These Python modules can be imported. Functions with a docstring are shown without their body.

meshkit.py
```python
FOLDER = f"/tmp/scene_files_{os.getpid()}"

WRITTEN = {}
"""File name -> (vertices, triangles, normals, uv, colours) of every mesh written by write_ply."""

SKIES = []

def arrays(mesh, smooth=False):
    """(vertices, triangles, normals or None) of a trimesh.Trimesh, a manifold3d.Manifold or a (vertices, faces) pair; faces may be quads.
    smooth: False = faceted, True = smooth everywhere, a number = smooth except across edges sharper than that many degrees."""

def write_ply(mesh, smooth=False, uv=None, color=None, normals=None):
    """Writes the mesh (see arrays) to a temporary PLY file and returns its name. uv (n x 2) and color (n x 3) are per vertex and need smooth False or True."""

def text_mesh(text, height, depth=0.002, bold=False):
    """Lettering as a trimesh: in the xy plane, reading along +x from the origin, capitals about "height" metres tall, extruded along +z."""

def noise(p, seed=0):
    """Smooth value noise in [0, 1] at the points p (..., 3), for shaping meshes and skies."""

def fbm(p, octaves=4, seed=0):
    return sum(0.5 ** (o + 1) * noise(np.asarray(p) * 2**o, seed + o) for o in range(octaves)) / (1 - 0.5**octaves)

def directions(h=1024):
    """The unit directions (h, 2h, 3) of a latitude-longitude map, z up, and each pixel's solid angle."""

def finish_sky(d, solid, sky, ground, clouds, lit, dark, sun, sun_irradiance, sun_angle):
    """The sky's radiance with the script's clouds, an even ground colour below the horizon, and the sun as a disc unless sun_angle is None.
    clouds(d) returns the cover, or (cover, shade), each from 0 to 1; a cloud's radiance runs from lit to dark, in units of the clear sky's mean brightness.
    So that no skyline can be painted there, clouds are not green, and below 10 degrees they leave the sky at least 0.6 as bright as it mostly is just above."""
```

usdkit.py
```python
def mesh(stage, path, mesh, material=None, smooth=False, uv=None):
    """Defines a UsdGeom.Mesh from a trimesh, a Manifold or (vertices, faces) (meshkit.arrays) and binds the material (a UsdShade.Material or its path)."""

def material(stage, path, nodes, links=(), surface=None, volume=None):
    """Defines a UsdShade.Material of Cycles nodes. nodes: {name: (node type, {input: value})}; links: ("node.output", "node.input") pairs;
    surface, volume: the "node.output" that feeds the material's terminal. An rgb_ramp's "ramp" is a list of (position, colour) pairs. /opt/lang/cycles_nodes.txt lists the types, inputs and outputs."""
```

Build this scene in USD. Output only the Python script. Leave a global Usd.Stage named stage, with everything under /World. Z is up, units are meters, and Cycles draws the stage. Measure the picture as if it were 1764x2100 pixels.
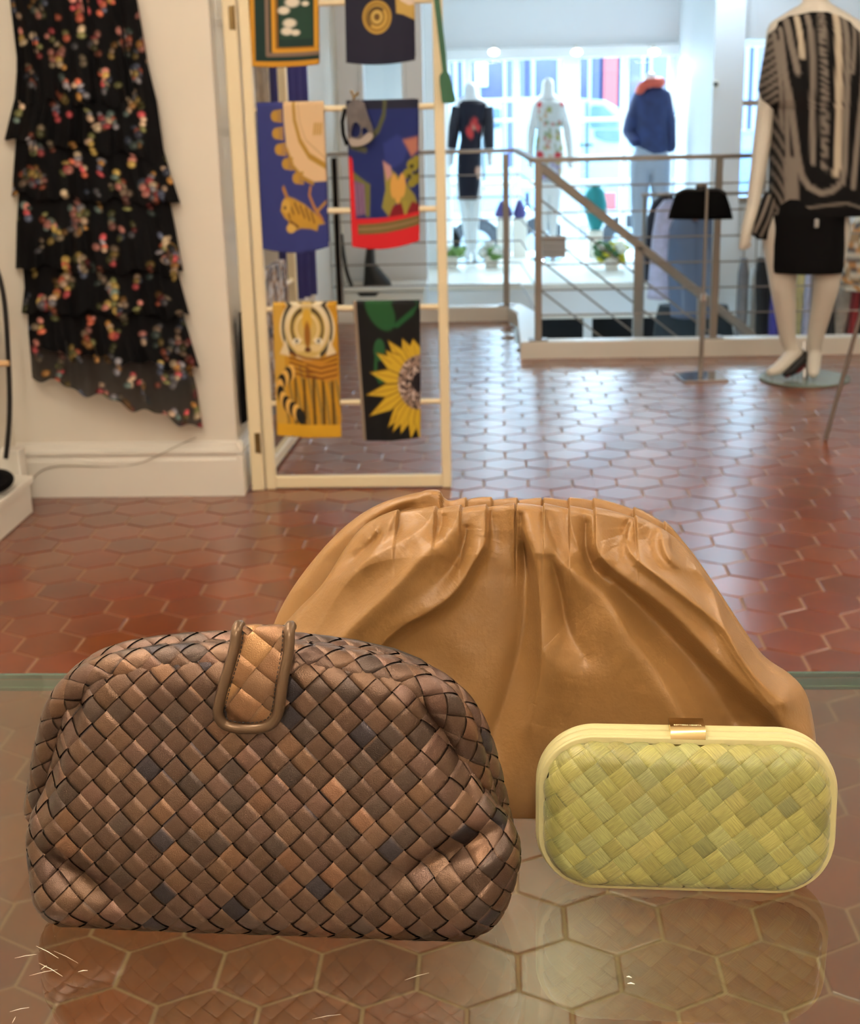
import math, random
import numpy as np, shapely, trimesh, manifold3d as m3
from shapely.geometry import Polygon, LineString, box as sbox
import usdkit, meshkit
from pxr import Usd, UsdGeom, UsdLux, UsdShade, Gf, Sdf, Vt

stage = Usd.Stage.CreateInMemory()
UsdGeom.SetStageUpAxis(stage, UsdGeom.Tokens.z)
UsdGeom.SetStageMetersPerUnit(stage, 1.0)
UsdGeom.Xform.Define(stage, '/World'); UsdGeom.Scope.Define(stage, '/World/Looks')
rng = np.random.default_rng(7)

# ------------------------------------------------------------------ camera, sky, lamps, exposure
F = 2793.0                                    # focal length in pixels of a 1764 px wide picture
TH, RHO, YAW = np.radians([16.666, 1.356, 3.043])
CAM = np.array([0, 0, 1.264]); TZ = 0.814     # eye point, height of the glass counter top
FW = np.array([-np.sin(YAW)*np.cos(TH), np.cos(YAW)*np.cos(TH), -np.sin(TH)])
_r0 = np.array([np.cos(YAW), np.sin(YAW), 0]); _u0 = np.cross(_r0, FW)
RT = np.cos(RHO)*_r0 - np.sin(RHO)*_u0; UP = np.cross(RT, FW)
cam = UsdGeom.Camera.Define(stage, '/World/camera')
M = Gf.Matrix4d(*RT, 0, *UP, 0, *(-FW), 0, *CAM, 1)
UsdGeom.Xformable(cam).AddTransformOp().Set(M)
cam.CreateHorizontalApertureAttr(36.0); cam.CreateVerticalApertureAttr(36.0*2100/1764)
cam.CreateFocalLengthAttr(F/1764*36.0)
cam.CreateFStopAttr(21.0); cam.CreateFocusDistanceAttr(0.80)
cam.CreateClippingRangeAttr(Gf.Vec2f(0.05, 500))
cam.CreateExposureAttr(0.0)

sky = UsdLux.DomeLight.Define(stage, '/World/sky_light')
sky.CreateColorAttr(Gf.Vec3f(0.55, 0.82, 1.0)); sky.CreateIntensityAttr(5.2)

UNSEEN_LAMPS = [(-.75, .65, 1.2, 2.5), (1.15, .35, .7, 2.5), (0.1, -1.1, 1.9, 2.5), (-1.0, 2.05, 1.0, 2.5), (1.6, 2.1, .9, 2.5), (.2, 5.2, .8, 2.5), (2.4, 4.6, .8, 2.5), (1.62, 9.5, .36, 2.12), (.1, 9.4, .7, 2.5)]   # x, y, relative power, z; unseen lamps, placed to light bags, walls and floor
CEIL = 2.9

def ray(px, py): return FW + (px-882)/F*RT + (1050-py)/F*UP
def onz(px, py, z=0.0): d = ray(px, py); return CAM + d*((z-CAM[2])/d[2])
def at(px, py, Y): d = ray(px, py); return CAM + d*(Y/d[1])

# ------------------------------------------------------------------ helpers
def srgb(*c):
    c = np.asarray(c, float)/255
    return np.where(c <= .04045, c/12.92, ((c+.055)/1.055)**2.4)
_used = {}
def numbered(parent, name):
    k = (parent, name); n = _used.get(k, 0); _used[k] = n+1
    return f'{parent}/{name}' if n == 0 else f'{parent}/{name}_{n:03d}'
def keys(p, **kw):
    for k, v in kw.items():
        if v: p.SetCustomDataByKey(k, v)
    return p
def thing(name, label, cat, loc=(0, 0, 0), group=None, kind=None, rotz=0):
    x = UsdGeom.Xform.Define(stage, numbered('/World', name))
    x.AddTranslateOp().Set(Gf.Vec3d(*map(float, loc)))
    if rotz: x.AddRotateZOp().Set(rotz)
    p = x.GetPrim(); p._loc = np.asarray(loc, float)
    LOC[str(p.GetPath())] = np.asarray(loc, float)
    return keys(p, label=label, category=cat, group=group, kind=kind)
LOC = {}
def obj(name, mesh, m, parent=None, smooth=30, tint=None, uv=None, label=None, kind=None):
    """one Mesh prim under parent (mesh in world coordinates, shifted to the parent's base)"""
    pp = str(parent.GetPath()) if parent is not None else '/World'
    root = '/'.join(pp.split('/')[:3])
    if isinstance(mesh, (tuple, list)):
        v, f = np.asarray(mesh[0], float), np.asarray(mesh[1], int)
    elif hasattr(mesh, 'to_mesh'):
        q = mesh.to_mesh(); v, f = np.array(q.vert_properties[:, :3], float), np.array(q.tri_verts)
    else: v, f = np.array(mesh.vertices, float), np.array(mesh.faces)
    if root in LOC: v = v - LOC[root]
    if tint is not None or uv is not None: smooth = bool(smooth)
    g = usdkit.mesh(stage, numbered(pp, name), (v, f), m, smooth=smooth, uv=uv)
    if tint is not None:
        UsdGeom.PrimvarsAPI(g).CreatePrimvar('tint', Sdf.ValueTypeNames.Color3fArray, 'vertex').Set(Vt.Vec3fArray.FromNumpy(np.ascontiguousarray(tint, np.float32)))
    p = g.GetPrim()
    return keys(p, label=label, kind=kind)
def single(name, mesh, m, label, cat, group=None, kind=None, **kw):
    p = obj(name, mesh, m, **kw); return keys(p, label=label, category=cat, group=group, kind=kind)
def struct(name, mesh, m, **kw):
    return keys(obj(name, mesh, m, **kw), kind='structure')

def cat(*ms):
    vs, fs, n = [], [], 0
    for a in ms:
        v, f = (a if isinstance(a, tuple) else (a.vertices, a.faces))
        vs.append(np.asarray(v)); fs.append(np.asarray(f)+n); n += len(v)
    return np.vstack(vs), np.vstack(fs)
def bx(x0, x1, y0, y1, z0, z1, b=0.0):
    if b <= 0:
        m = trimesh.creation.box([x1-x0, y1-y0, z1-z0]); m.apply_translation([(x0+x1)/2, (y0+y1)/2, (z0+z1)/2]); return m
    pts = []
    for i in (0, 1):
        for j in (0, 1):
            for k in (0, 1):
                c = np.array([(x0, x1)[i], (y0, y1)[j], (z0, z1)[k]]); s = np.array([1-2*i, 1-2*j, 1-2*k])*b
                for a in range(3): q = c+s; q[a] = c[a]; pts.append(q)
    return trimesh.convex.convex_hull(np.array(pts))
def quads(nu, nv, wrap_u=False, wrap_v=False):
    i, j = np.meshgrid(np.arange(nu-(not wrap_u)), np.arange(nv-(not wrap_v)), indexing='ij')
    i2, j2 = (i+1) % nu, (j+1) % nv
    q = np.stack([i*nv+j, i2*nv+j, i2*nv+j2, i*nv+j2], -1).reshape(-1, 4)
    return np.vstack([q[:, [0, 1, 2]], q[:, [0, 2, 3]]])
def frames(p, closed=False):
    p = np.asarray(p, float)
    t = np.gradient(p, axis=0) if not closed else (np.roll(p, -1, 0)-np.roll(p, 1, 0))
    t /= np.linalg.norm(t, axis=1, keepdims=True)+1e-12
    a = np.cross(t[0], [0, 0, 1.0]);
    if np.linalg.norm(a) < .1: a = np.cross(t[0], [1.0, 0, 0])
    A = [a/np.linalg.norm(a)]
    for k in range(1, len(p)):
        a = A[-1]-t[k]*(A[-1]@t[k]); A.append(a/np.linalg.norm(a))
    A = np.array(A); return t, A, np.cross(t, A)
def tube(p, r, sides=10, cap=True, closed=False):
    p = np.asarray(p, float); r = np.broadcast_to(r, (len(p),))
    t, A, B = frames(p, closed); g = np.arange(sides)*2*np.pi/sides
    v = p[:, None]+r[:, None, None]*(np.cos(g)[None, :, None]*A[:, None]+np.sin(g)[None, :, None]*B[:, None])
    f = quads(len(p), sides, closed, True); v = v.reshape(-1, 3)
    if cap and not closed:
        n = len(v); v = np.vstack([v, p[0], p[-1]]); e = (len(p)-1)*sides
        k = np.arange(sides); k2 = (k+1) % sides
        f = np.vstack([f, np.stack([np.full(sides, n), k2, k], 1), np.stack([np.full(sides, n+1), e+k, e+k2], 1)])
    return v, f
def smooth_path(p, n=60, closed=False):
    from scipy.interpolate import CubicSpline
    p = np.asarray(p, float)
    if closed: p = np.vstack([p, p[:1]])
    d = np.r_[0, np.cumsum(np.linalg.norm(np.diff(p, axis=0), axis=1))]
    cs = CubicSpline(d, p, bc_type='periodic' if closed else 'natural')
    return cs(np.linspace(0, d[-1], n, endpoint=not closed))
def lathe(profile, n=32, c=(0, 0)):
    pr = np.asarray(profile, float); g = np.arange(n)*2*np.pi/n
    v = np.stack([c[0]+pr[:, 0:1]*np.cos(g), c[1]+pr[:, 0:1]*np.sin(g), np.repeat(pr[:, 1:2], n, 1)], -1).reshape(-1, 3)
    return v, quads(len(pr), n, False, True)[:, ::-1]
def extrude(poly, h):
    return trimesh.creation.extrude_polygon(poly, h, engine='earcut')
def bar(a, b, w, h):
    """a square bar from a to b"""
    a, b = np.asarray(a, float), np.asarray(b, float); t = b-a; L = np.linalg.norm(t); t /= L
    s = np.cross(t, [0, 0, 1.0]); s = s/np.linalg.norm(s) if np.linalg.norm(s) > .05 else np.array([1.0, 0, 0])
    n = np.cross(s, t); c = min(w, h)*.15
    m = bx(-w/2, w/2, 0, L, -h/2, h/2, c)
    T = np.eye(4); T[:3, 0], T[:3, 1], T[:3, 2], T[:3, 3] = s, t, n, a
    m.apply_transform(T)
    return m
def body(joints, bones, edge=.02, it=12):
    """one continuous figure: hulls of the spheres at the joints of each bone, joined and smoothed"""
    S = [m3.Manifold.sphere(float(r), 20).translate([float(x) for x in p]) for p, r in joints]
    parts = [m3.Manifold.batch_hull([S[i] for i in b]) for b in bones]
    m = m3.Manifold.batch_boolean(parts, m3.OpType.Add).refine_to_length(edge)
    q = m.to_mesh(); t = trimesh.Trimesh(q.vert_properties[:, :3], q.tri_verts, process=True)
    trimesh.smoothing.filter_taubin(t, iterations=it)
    return t
def loft(rows, Y, depth, n=48, sup=2.3, ruffle=None, sub=4, x_only=False, closed_top=True):
    """A soft body from its silhouette rows (py, left px, right px) at distance Y: closed ring loft with real depth.
    Returns mesh and the design coordinates (px, py) of each vertex."""
    rows = np.asarray(rows, float); k = np.arange(len(rows)); kk = np.linspace(0, len(rows)-1, (len(rows)-1)*sub+1)
    R = np.stack([np.interp(kk, k, rows[:, c]) for c in range(rows.shape[1])], 1)
    g = np.arange(n)*2*np.pi/n; cx = np.sign(np.cos(g))*np.abs(np.cos(g))**(2/sup); cy = np.sign(np.sin(g))*np.abs(np.sin(g))**(2/sup)
    V, PX = [], []
    for a, row in enumerate(R):
        py, l, r = row[:3]; d = row[3] if len(row) > 3 else depth
        L, Rr = at(l, py, Y), at(r, py, Y); c = (L+Rr)/2; h = (Rr-L)/2
        rf = 1.0+(ruffle(a/(len(R)-1), g) if ruffle else 0)
        V.append(c+(cx*rf)[:, None]*h+(cy*rf)[:, None]*np.array([0, d, 0]))
        PX.append(np.stack([(l+r)/2+cx*(r-l)/2, np.full(n, py)], 1))
    V = np.array(V); nr = len(V); v = V.reshape(-1, 3); px = np.vstack(PX)
    f = quads(nr, n, False, True)
    v = np.vstack([v, V[0].mean(0), V[-1].mean(0)]); px = np.vstack([px, PX[0].mean(0), PX[-1].mean(0)])
    q = np.arange(n); q2 = (q+1) % n; N = nr*n
    f = np.vstack([f, np.stack([np.full(n, N), q2, q], 1), np.stack([np.full(n, N+1), (nr-1)*n+q, (nr-1)*n+q2], 1)])
    return (v, f), px

def paint_line(tint, px, pts, w, color, soft=1.0):
    d = shapely.distance(LineString(pts), shapely.points(px)); k = np.clip((w/2-d)/soft+.5, 0, 1)[:, None]
    tint[:] = tint*(1-k)+np.asarray(color)*k
def paint_poly(tint, px, pts, color, soft=1.0):
    P = Polygon(pts).buffer(0); pt = shapely.points(px); d = shapely.distance(P.boundary, pt); ins = shapely.contains_xy(P, px[:, 0], px[:, 1])
    k = np.clip(np.where(ins, d, -d)/soft+.5, 0, 1)[:, None]
    tint[:] = tint*(1-k)+np.asarray(color)*k
def paint_oval(tint, px, c, rx, ry, color, soft=.15, rot=0):
    q = px-np.asarray(c); cr, sr = np.cos(rot), np.sin(rot)
    d = np.hypot((q[:, 0]*cr+q[:, 1]*sr)/rx, (-q[:, 0]*sr+q[:, 1]*cr)/ry)
    k = np.clip((1-d)/soft+.5, 0, 1)[:, None]; tint[:] = tint*(1-k)+np.asarray(color)*k

# ------------------------------------------------------------------ materials
def mat(name, col=(.8, .8, .8), rough=.5, metal=0.0, tint=False, bump=0, bscale=60, bdist=.002, vary=0, vscale=3, spec=.5, coat=0, coat_rough=.1, coat_ior=1.5, sheen=0, emit=0, ecol=None, stretch=None, transl=0, alpha=None, uvlines=None, aniso=0):
    n = {'p': ('principled_bsdf', dict(base_color=tuple(col), roughness=rough, metallic=metal, specular_ior_level=spec, coat_weight=coat, coat_roughness=coat_rough, coat_ior=coat_ior, sheen_weight=sheen, emission_strength=emit, emission_color=tuple(ecol if ecol is not None else col), anisotropic=aniso))}
    L = []; base = None
    if tint:
        n['a'] = ('attribute', dict(attribute='tint')); base = 'a.color'
    if vary:
        n['tc'] = ('texture_coordinate', {}); n['vn'] = ('noise_texture', dict(scale=vscale, detail=5.0)); L.append(('tc.object', 'vn.vector'))
        n['vr'] = ('map_range', dict(from_min=.3, from_max=.7, to_min=1-vary, to_max=1+vary)); L.append(('vn.fac', 'vr.value'))
        n['vm'] = ('mix_color', dict(blend_type='multiply', fac=1.0, a=tuple(col), use_clamp=False)); L.append(('vr.result', 'vm.b'))
        if base: L.append((base, 'vm.a'))
        base = 'vm.result'
    if uvlines:
        sc, amt = uvlines
        n['uv'] = ('texture_coordinate', {}); n['mp'] = ('mapping', dict(scale=(.8, sc, 1.0))); n['ln'] = ('noise_texture', dict(scale=1.0, detail=3.0, roughness=.7))
        L += [('uv.UV', 'mp.vector'), ('mp.vector', 'ln.vector')]
        n['lr'] = ('map_range', dict(from_min=.3, from_max=.7, to_min=1-amt, to_max=1+amt)); L.append(('ln.fac', 'lr.value'))
        n['lm'] = ('mix_color', dict(blend_type='multiply', fac=1.0, a=tuple(col), use_clamp=False)); L.append(('lr.result', 'lm.b'))
        if base: L.append((base, 'lm.a'))
        base = 'lm.result'
        n['lb'] = ('bump', dict(strength=.5, distance=.0004)); L += [('ln.fac', 'lb.height'), ('lb.normal', 'p.normal')]
    if base: L.append((base, 'p.base_color'))
    if bump and not uvlines:
        n['t2'] = ('texture_coordinate', {}); n['bn'] = ('noise_texture', dict(scale=bscale, detail=4.0)); src = 't2.object'
        if stretch:
            n['ms'] = ('mapping', dict(scale=tuple(stretch))); L.append((src, 'ms.vector')); src = 'ms.vector'
        n['b'] = ('bump', dict(strength=bump, distance=bdist)); L += [(src, 'bn.vector'), ('bn.fac', 'b.height'), ('b.normal', 'p.normal')]
    out = 'p.BSDF'
    if transl:
        n['tl'] = ('translucent_bsdf', dict(color=tuple(col))); n['mx'] = ('mix_closure', dict(fac=transl)); L += [(out, 'mx.closure1'), ('tl.BSDF', 'mx.closure2')]
        if base: L.append((base, 'tl.color'))
        out = 'mx.closure'
    if alpha is not None:
        n['tr'] = ('transparent_bsdf', {}); n['ma'] = ('mix_closure', dict(fac=alpha)); L += [('tr.BSDF', 'ma.closure1'), (out, 'ma.closure2')]; out = 'ma.closure'
    return usdkit.material(stage, f'/World/Looks/{name}', n, L, surface=out)
def pane_mat(name, ior=1.5, tintc=(1, 1, 1), rough=0.0, boost=1.0):
    n = {'g': ('geometry', {}), 'f': ('fresnel', dict(IOR=ior)), 'i': ('math', dict(math_type='subtract', value1=1.0)), 'm': ('math', dict(math_type='multiply')),
         't': ('transparent_bsdf', dict(color=tintc)), 's': ('glossy_bsdf', dict(color=(1, 1, 1), roughness=rough)), 'x': ('mix_closure', {})}
    L = [('g.backfacing', 'i.value2'), ('i.value', 'm.value1'), ('f.fac', 'm.value2'), ('m.value', 'x.fac'), ('t.BSDF', 'x.closure1'), ('s.BSDF', 'x.closure2')]
    return usdkit.material(stage, f'/World/Looks/{name}', n, L, surface='x.closure')

WALL = mat('wall_paint', srgb(233, 227, 214), .55, bump=.05, bscale=150)
WHITE = mat('white_gloss_paint', srgb(236, 232, 222), .35)
COOLW = mat('cool_white_paint', srgb(236, 240, 244), .5)
CREAM = mat('cream_paint', srgb(240, 226, 190), .4, bump=.05)
CEILM = mat('ceiling_paint', srgb(236, 232, 226), .7)
GROUT = mat('grout', srgb(154, 122, 96), .7, bump=.3, bscale=200)
STEEL = mat('brushed_steel', srgb(150, 142, 135), .38, metal=.7)
CHROME = mat('chrome', srgb(215, 215, 220), .08, metal=1)
BLACK = mat('black_cloth', srgb(7, 7, 9), .85, spec=.15)
DARK = mat('opening_shade', srgb(22, 18, 22), .8)  # near-black, paints the shade inside openings
GLASS = pane_mat('pane_glass', 1.45)
TOPGLASS = pane_mat('counter_glass', 2.15, (.74, .82, .72))
GEDGE = mat('glass_edge', srgb(70, 105, 98), .08, spec=.8, alpha=.8)
MANN = mat('mannequin_skin', srgb(212, 206, 194), .35)
LAMPM = mat('lamp_glow', (1, .86, .66), emit=14, ecol=(1, .84, .62))
TILE = mat('terracotta', srgb(160, 84, 50), .30, tint=True, vary=.10, vscale=9, bump=.10, bscale=14, bdist=.004, coat=.9, coat_rough=.26, coat_ior=1.66, spec=.15)

# ------------------------------------------------------------------ the floor of hexagonal terracotta tiles
floor = UsdGeom.Xform.Define(stage, numbered('/World', 'floor')).GetPrim(); floor.SetCustomDataByKey('kind', 'structure')
bed = Polygon([(-1.75, -2.2), (3.2, -2.2), (3.2, 7.0), (.12, 7.0), (.06, 8.35), (-1.75, 8.35)])
g = extrude(bed, .30); g.apply_translation([0, 0, -.3028]); obj('grout_bed', g, GROUT, floor, smooth=False)
TW = 0.1524; RP = TW*math.sqrt(3)/2; ph = onz(949, 971.8)
hexa = lambda r, z: [(r*math.sin(math.pi/3*k), r*math.cos(math.pi/3*k), z) for k in range(6)]
HV = np.array(hexa(TW/math.sqrt(3)-.0034, -.004)+hexa(TW/math.sqrt(3)-.0034, -.0012)+hexa(TW/math.sqrt(3)-.0056, 0.0))
HF = [(12, 13, 14), (12, 14, 15), (12, 15, 16), (12, 16, 17)]
for a in (0, 6):
    for k in range(6):
        k2 = (k+1) % 6; HF += [(a+k, a+6+k2, a+k2), (a+k, a+6+k, a+6+k2)]
HF = np.array(HF)
HF = HF[:, ::-1] if np.cross(HV[13]-HV[12], HV[14]-HV[12])[2] < 0 else HF
tl = []
for jr in range(-50, 40):
    for ir in range(-20, 26):
        c = np.array([ph[0]+TW/2+(ir+.5*(jr % 2))*TW, ph[1]+jr*RP])
        if c[1] < -.6 or not shapely.contains_xy(bed, *c): continue
        d = np.array([c[0], c[1], 0])-CAM; zc = d@FW
        px, py = (882+F*(d@RT)/zc, 1050-F*(d@UP)/zc) if zc > .1 else (9e9, 9e9)
        vis = -80 < px < 1844 and 640 < py < 2160
        tl.append((not vis, zc, c))
tl.sort(key=lambda t: (t[0], t[1]))
sv, sf, st, nn = [], [], [], 0
for k, (hid, zc, c) in enumerate(tl):
    tone = srgb(*(np.array([118, 54, 21])+rng.normal(0, 1)*np.array([5, 4, 3])+rng.normal(0, 2, 3)))
    v = HV+np.array([c[0], c[1], rng.uniform(-.0006, .0004)]); v[12:, 2] += (v[12:, :2]-c)@rng.normal(0, .004, 2)
    if k < 300: obj('tile', (v, HF), TILE, floor, smooth=False, tint=np.repeat(tone[None], 18, 0))
    else: sv.append(v); sf.append(HF+nn); st.append(np.repeat(tone[None], 18, 0)); nn += 18
obj('tile_field', (np.vstack(sv), np.vstack(sf)), TILE, floor, smooth=False, tint=np.vstack(st), kind='stuff')

# ------------------------------------------------------------------ the room
WX = -1.645; PX = -.885; PY = 4.445           # left wall, end of the pier, face of the pier
struct('ceiling', bx(-1.75, 3.2, -2.2, 12.2, CEIL, CEIL+.1), CEILM)
struct('wall_rear', bx(-1.75, 3.2, -2.3, -2.2, 0, CEIL), WALL)
struct('wall_right', bx(3.2, 3.3, -2.3, 12.2, -1.6, CEIL), WALL)
struct('wall_left', bx(WX-.1, WX, -2.2, PY+.1, 0, CEIL), WALL)
struct('wall_pier', bx(WX-.1, PX, PY, 5.05, 0, CEIL), WALL)
def skirting(x0, x1, y, name):                # moulded board on the face y, looking towards -y
    pr = [(0, 0), (-.018, 0), (-.018, .125), (-.013, .135), (-.013, .142), (-.022, .150), (-.022, .158), (-.010, .170), (-.006, .186), (0, .190)]
    P = Polygon(pr); m = extrude(P, x1-x0); T = np.eye(4); T[:3, :3] = np.array([[0, 0, 1], [1, 0, 0], [0, 1, 0]]); m.apply_transform(T); m.apply_translation([x0, y, 0]); return struct(name, m, WHITE, smooth=False)
skirting(WX, PX+.02, PY, 'baseboard_pier')
def skirting_x(y0, y1, x, name):
    pr = [(0, 0), (.018, 0), (.018, .125), (.013, .135), (.013, .142), (.022, .150), (.022, .158), (.010, .170), (.006, .186), (0, .190)]
    m = extrude(Polygon(pr), y1-y0); T = np.eye(4); T[:3, :3] = np.array([[1, 0, 0], [0, 0, -1], [0, 1, 0]]); m.apply_transform(T); m.apply_translation([x, y1, 0]); return struct(name, m, WHITE, smooth=False)
skirting_x(PY-.02, 5.05, PX, 'baseboard_pier_side')
# passage wall on the left beyond the pier, with pilasters, a curtained recess and a far white face
struct('wall_passage', cat(bx(-1.75, -1.0, 5.05, 5.5, 0, CEIL), bx(-1.75, -1.35, 5.5, 6.6, 0, CEIL), bx(-1.75, -1.0, 6.6, 9.0, -1.6, CEIL)), WALL)
struct('trim_1', cat(bx(-1.0, -.905, 5.12, 5.24, 0, CEIL, .008), bx(-1.0, -.925, 5.30, 5.36, 0, CEIL, .008)), COOLW)
struct('trim_2', cat(bx(-1.0, -.93, 6.60, 6.68, 0, CEIL, .006), bx(-1.0, -.90, 6.72, 6.86, 0, CEIL, .008), bx(-1.0, -.94, 6.9, 6.95, 0, CEIL, .006)), WHITE)
struct('wall_far', cat(bx(-1.0, -.84, 9.0, 9.15, -1.6, CEIL), bx(-.84, -.585, 9.0, 9.15, -1.6, 1.10), bx(-.84, -.585, 9.0, 9.15, 1.58, CEIL), bx(-.585, -.46, 9.0, 9.15, -1.6, CEIL)), COOLW)
w2 = UsdGeom.Xform.Define(stage, numbered('/World', 'window_2')).GetPrim(); w2.SetCustomDataByKey('kind', 'structure')
obj('window_frame', cat(bx(-.86, -.835, 8.975, 9.0, 1.08, 1.60, .004), bx(-.59, -.565, 8.975, 9.0, 1.08, 1.60, .004), bx(-.835, -.59, 8.975, 9.0, 1.575, 1.60, .004), bx(-.835, -.59, 8.975, 9.0, 1.08, 1.105, .004)), COOLW, w2)
obj('pane', bx(-.835, -.59, 9.06, 9.064, 1.105, 1.575), GLASS, w2, smooth=False)
t3 = (at(872, 300, 11.0)[0], at(903, 300, 11.0)[0]); struct('trim_3', bx(t3[0], t3[1], 11.0, 11.3, -1.6, CEIL, .01), COOLW)
struct('wall_far_left', bx(-1.75, -1.65, 5.05, 12.2, -1.6, CEIL), WALL)
# header over the shop window and the piers right of it
HY = 12.0
struct('wall_header', bx(-1.75, 3.2, HY, HY+.15, 1.66, CEIL), COOLW)
struct('wall_front_left', bx(-1.75, -.62, HY, HY+.15, -1.6, 1.66), COOLW)
xr0, xr1 = at(1462, 200, 10.0)[0], at(1524, 200, 10.0)[0]
struct('wall_front_right', cat(bx(xr0, xr1, 10.0, 12.0, -1.6, CEIL), bx(xr1+.22, 3.2, 10.2, 10.35, -1.6, CEIL), bx(xr1, xr1+.22, 10.2, 10.35, -1.6, .55), bx(xr1, xr1+.22, 10.2, 10.35, 1.65, CEIL)), COOLW)
w3 = UsdGeom.Xform.Define(stage, numbered('/World', 'window_3')).GetPrim(); w3.SetCustomDataByKey('kind', 'structure')
obj('window_frame', cat(bx(xr1, xr1+.02, 10.17, 10.2, .53, 1.67, .003), bx(xr1+.2, xr1+.22, 10.17, 10.2, .53, 1.67, .003), bx(xr1+.02, xr1+.2, 10.17, 10.2, 1.20, 1.24, .003), bx(xr1+.02, xr1+.2, 10.17, 10.2, .53, .57, .003)), STEEL, w3)
obj('pane', bx(xr1+.02, xr1+.2, 10.26, 10.264, .55, 1.65), GLASS, w3, smooth=False)
# the lower level beyond the kerbs
struct('floor_lower', bx(-1.75, 3.2, 6.98, 12.2, -1.65, -1.6), WHITE)
struct('wall_stairwell', cat(bx(-1.75, .12, 8.30, 8.36, -1.6, -.004), bx(.12, 3.2, 6.96, 7.02, -1.6, -.004)), COOLW)
# the white upstand kerbs that carry the railing
kerb = [(-1.0, 8.28), (.10, 8.28), (.17, 7.98), (.17, 7.00), (3.2, 7.00)]
kp = LineString(kerb).buffer(.055, cap_style=2, join_style=2)
def inset_slab(P, z0, z1, b=.006):
    return cat(*[(lambda m, z: (m.apply_translation([0, 0, z]), m)[1])(extrude(q, h), z) for q, h, z in ((P, z1-z0-b, z0), (P.buffer(-b), b, z1-b))])
struct('trim_4', inset_slab(kp, -.002, .085), WHITE, smooth=False)

# shop window: bars as parts, panes between them
win = UsdGeom.Xform.Define(stage, numbered('/World', 'window_1')).GetPrim(); win.SetCustomDataByKey('kind', 'structure')
def wx(px, y=300): return at(px, y, HY)[0]
WF = mat('window_frame_paint', srgb(240, 244, 246), .4)
z0, z1 = -.25, 1.665
obj('window_head', bx(wx(800), wx(1462), HY-.10, HY+.02, 1.60, 1.70, .01), WF, win)
for a, b in ((905, 925), (956, 968), (1053, 1066), (1152, 1188), (1273, 1286), (1366, 1380), (1452, 1464)):
    obj('mullion', bx(wx(a), wx(b), HY-.05, HY+.03, z0, z1-.03, .006), WF, win)
for a, b, py, t in ((925, 1152, 205, .035), (925, 1152, 247, .03), (1188, 1452, 243, .035), (1188, 1452, 318, .02), (925, 1452, 375, .05)):
    z = at((a+b)/2, py, HY)[2]; obj('glazing_bar', bx(wx(a), wx(b), HY-.035, HY+.02, z-t/2, z+t/2, .006), WF, win)
for a, b in ((925, 956), (968, 1053), (1066, 1152), (1188, 1273), (1286, 1366), (1380, 1452)):
    obj('pane', bx(wx(a), wx(b), HY-.004, HY, z0, z1-.04), GLASS, win, smooth=False)
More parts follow.
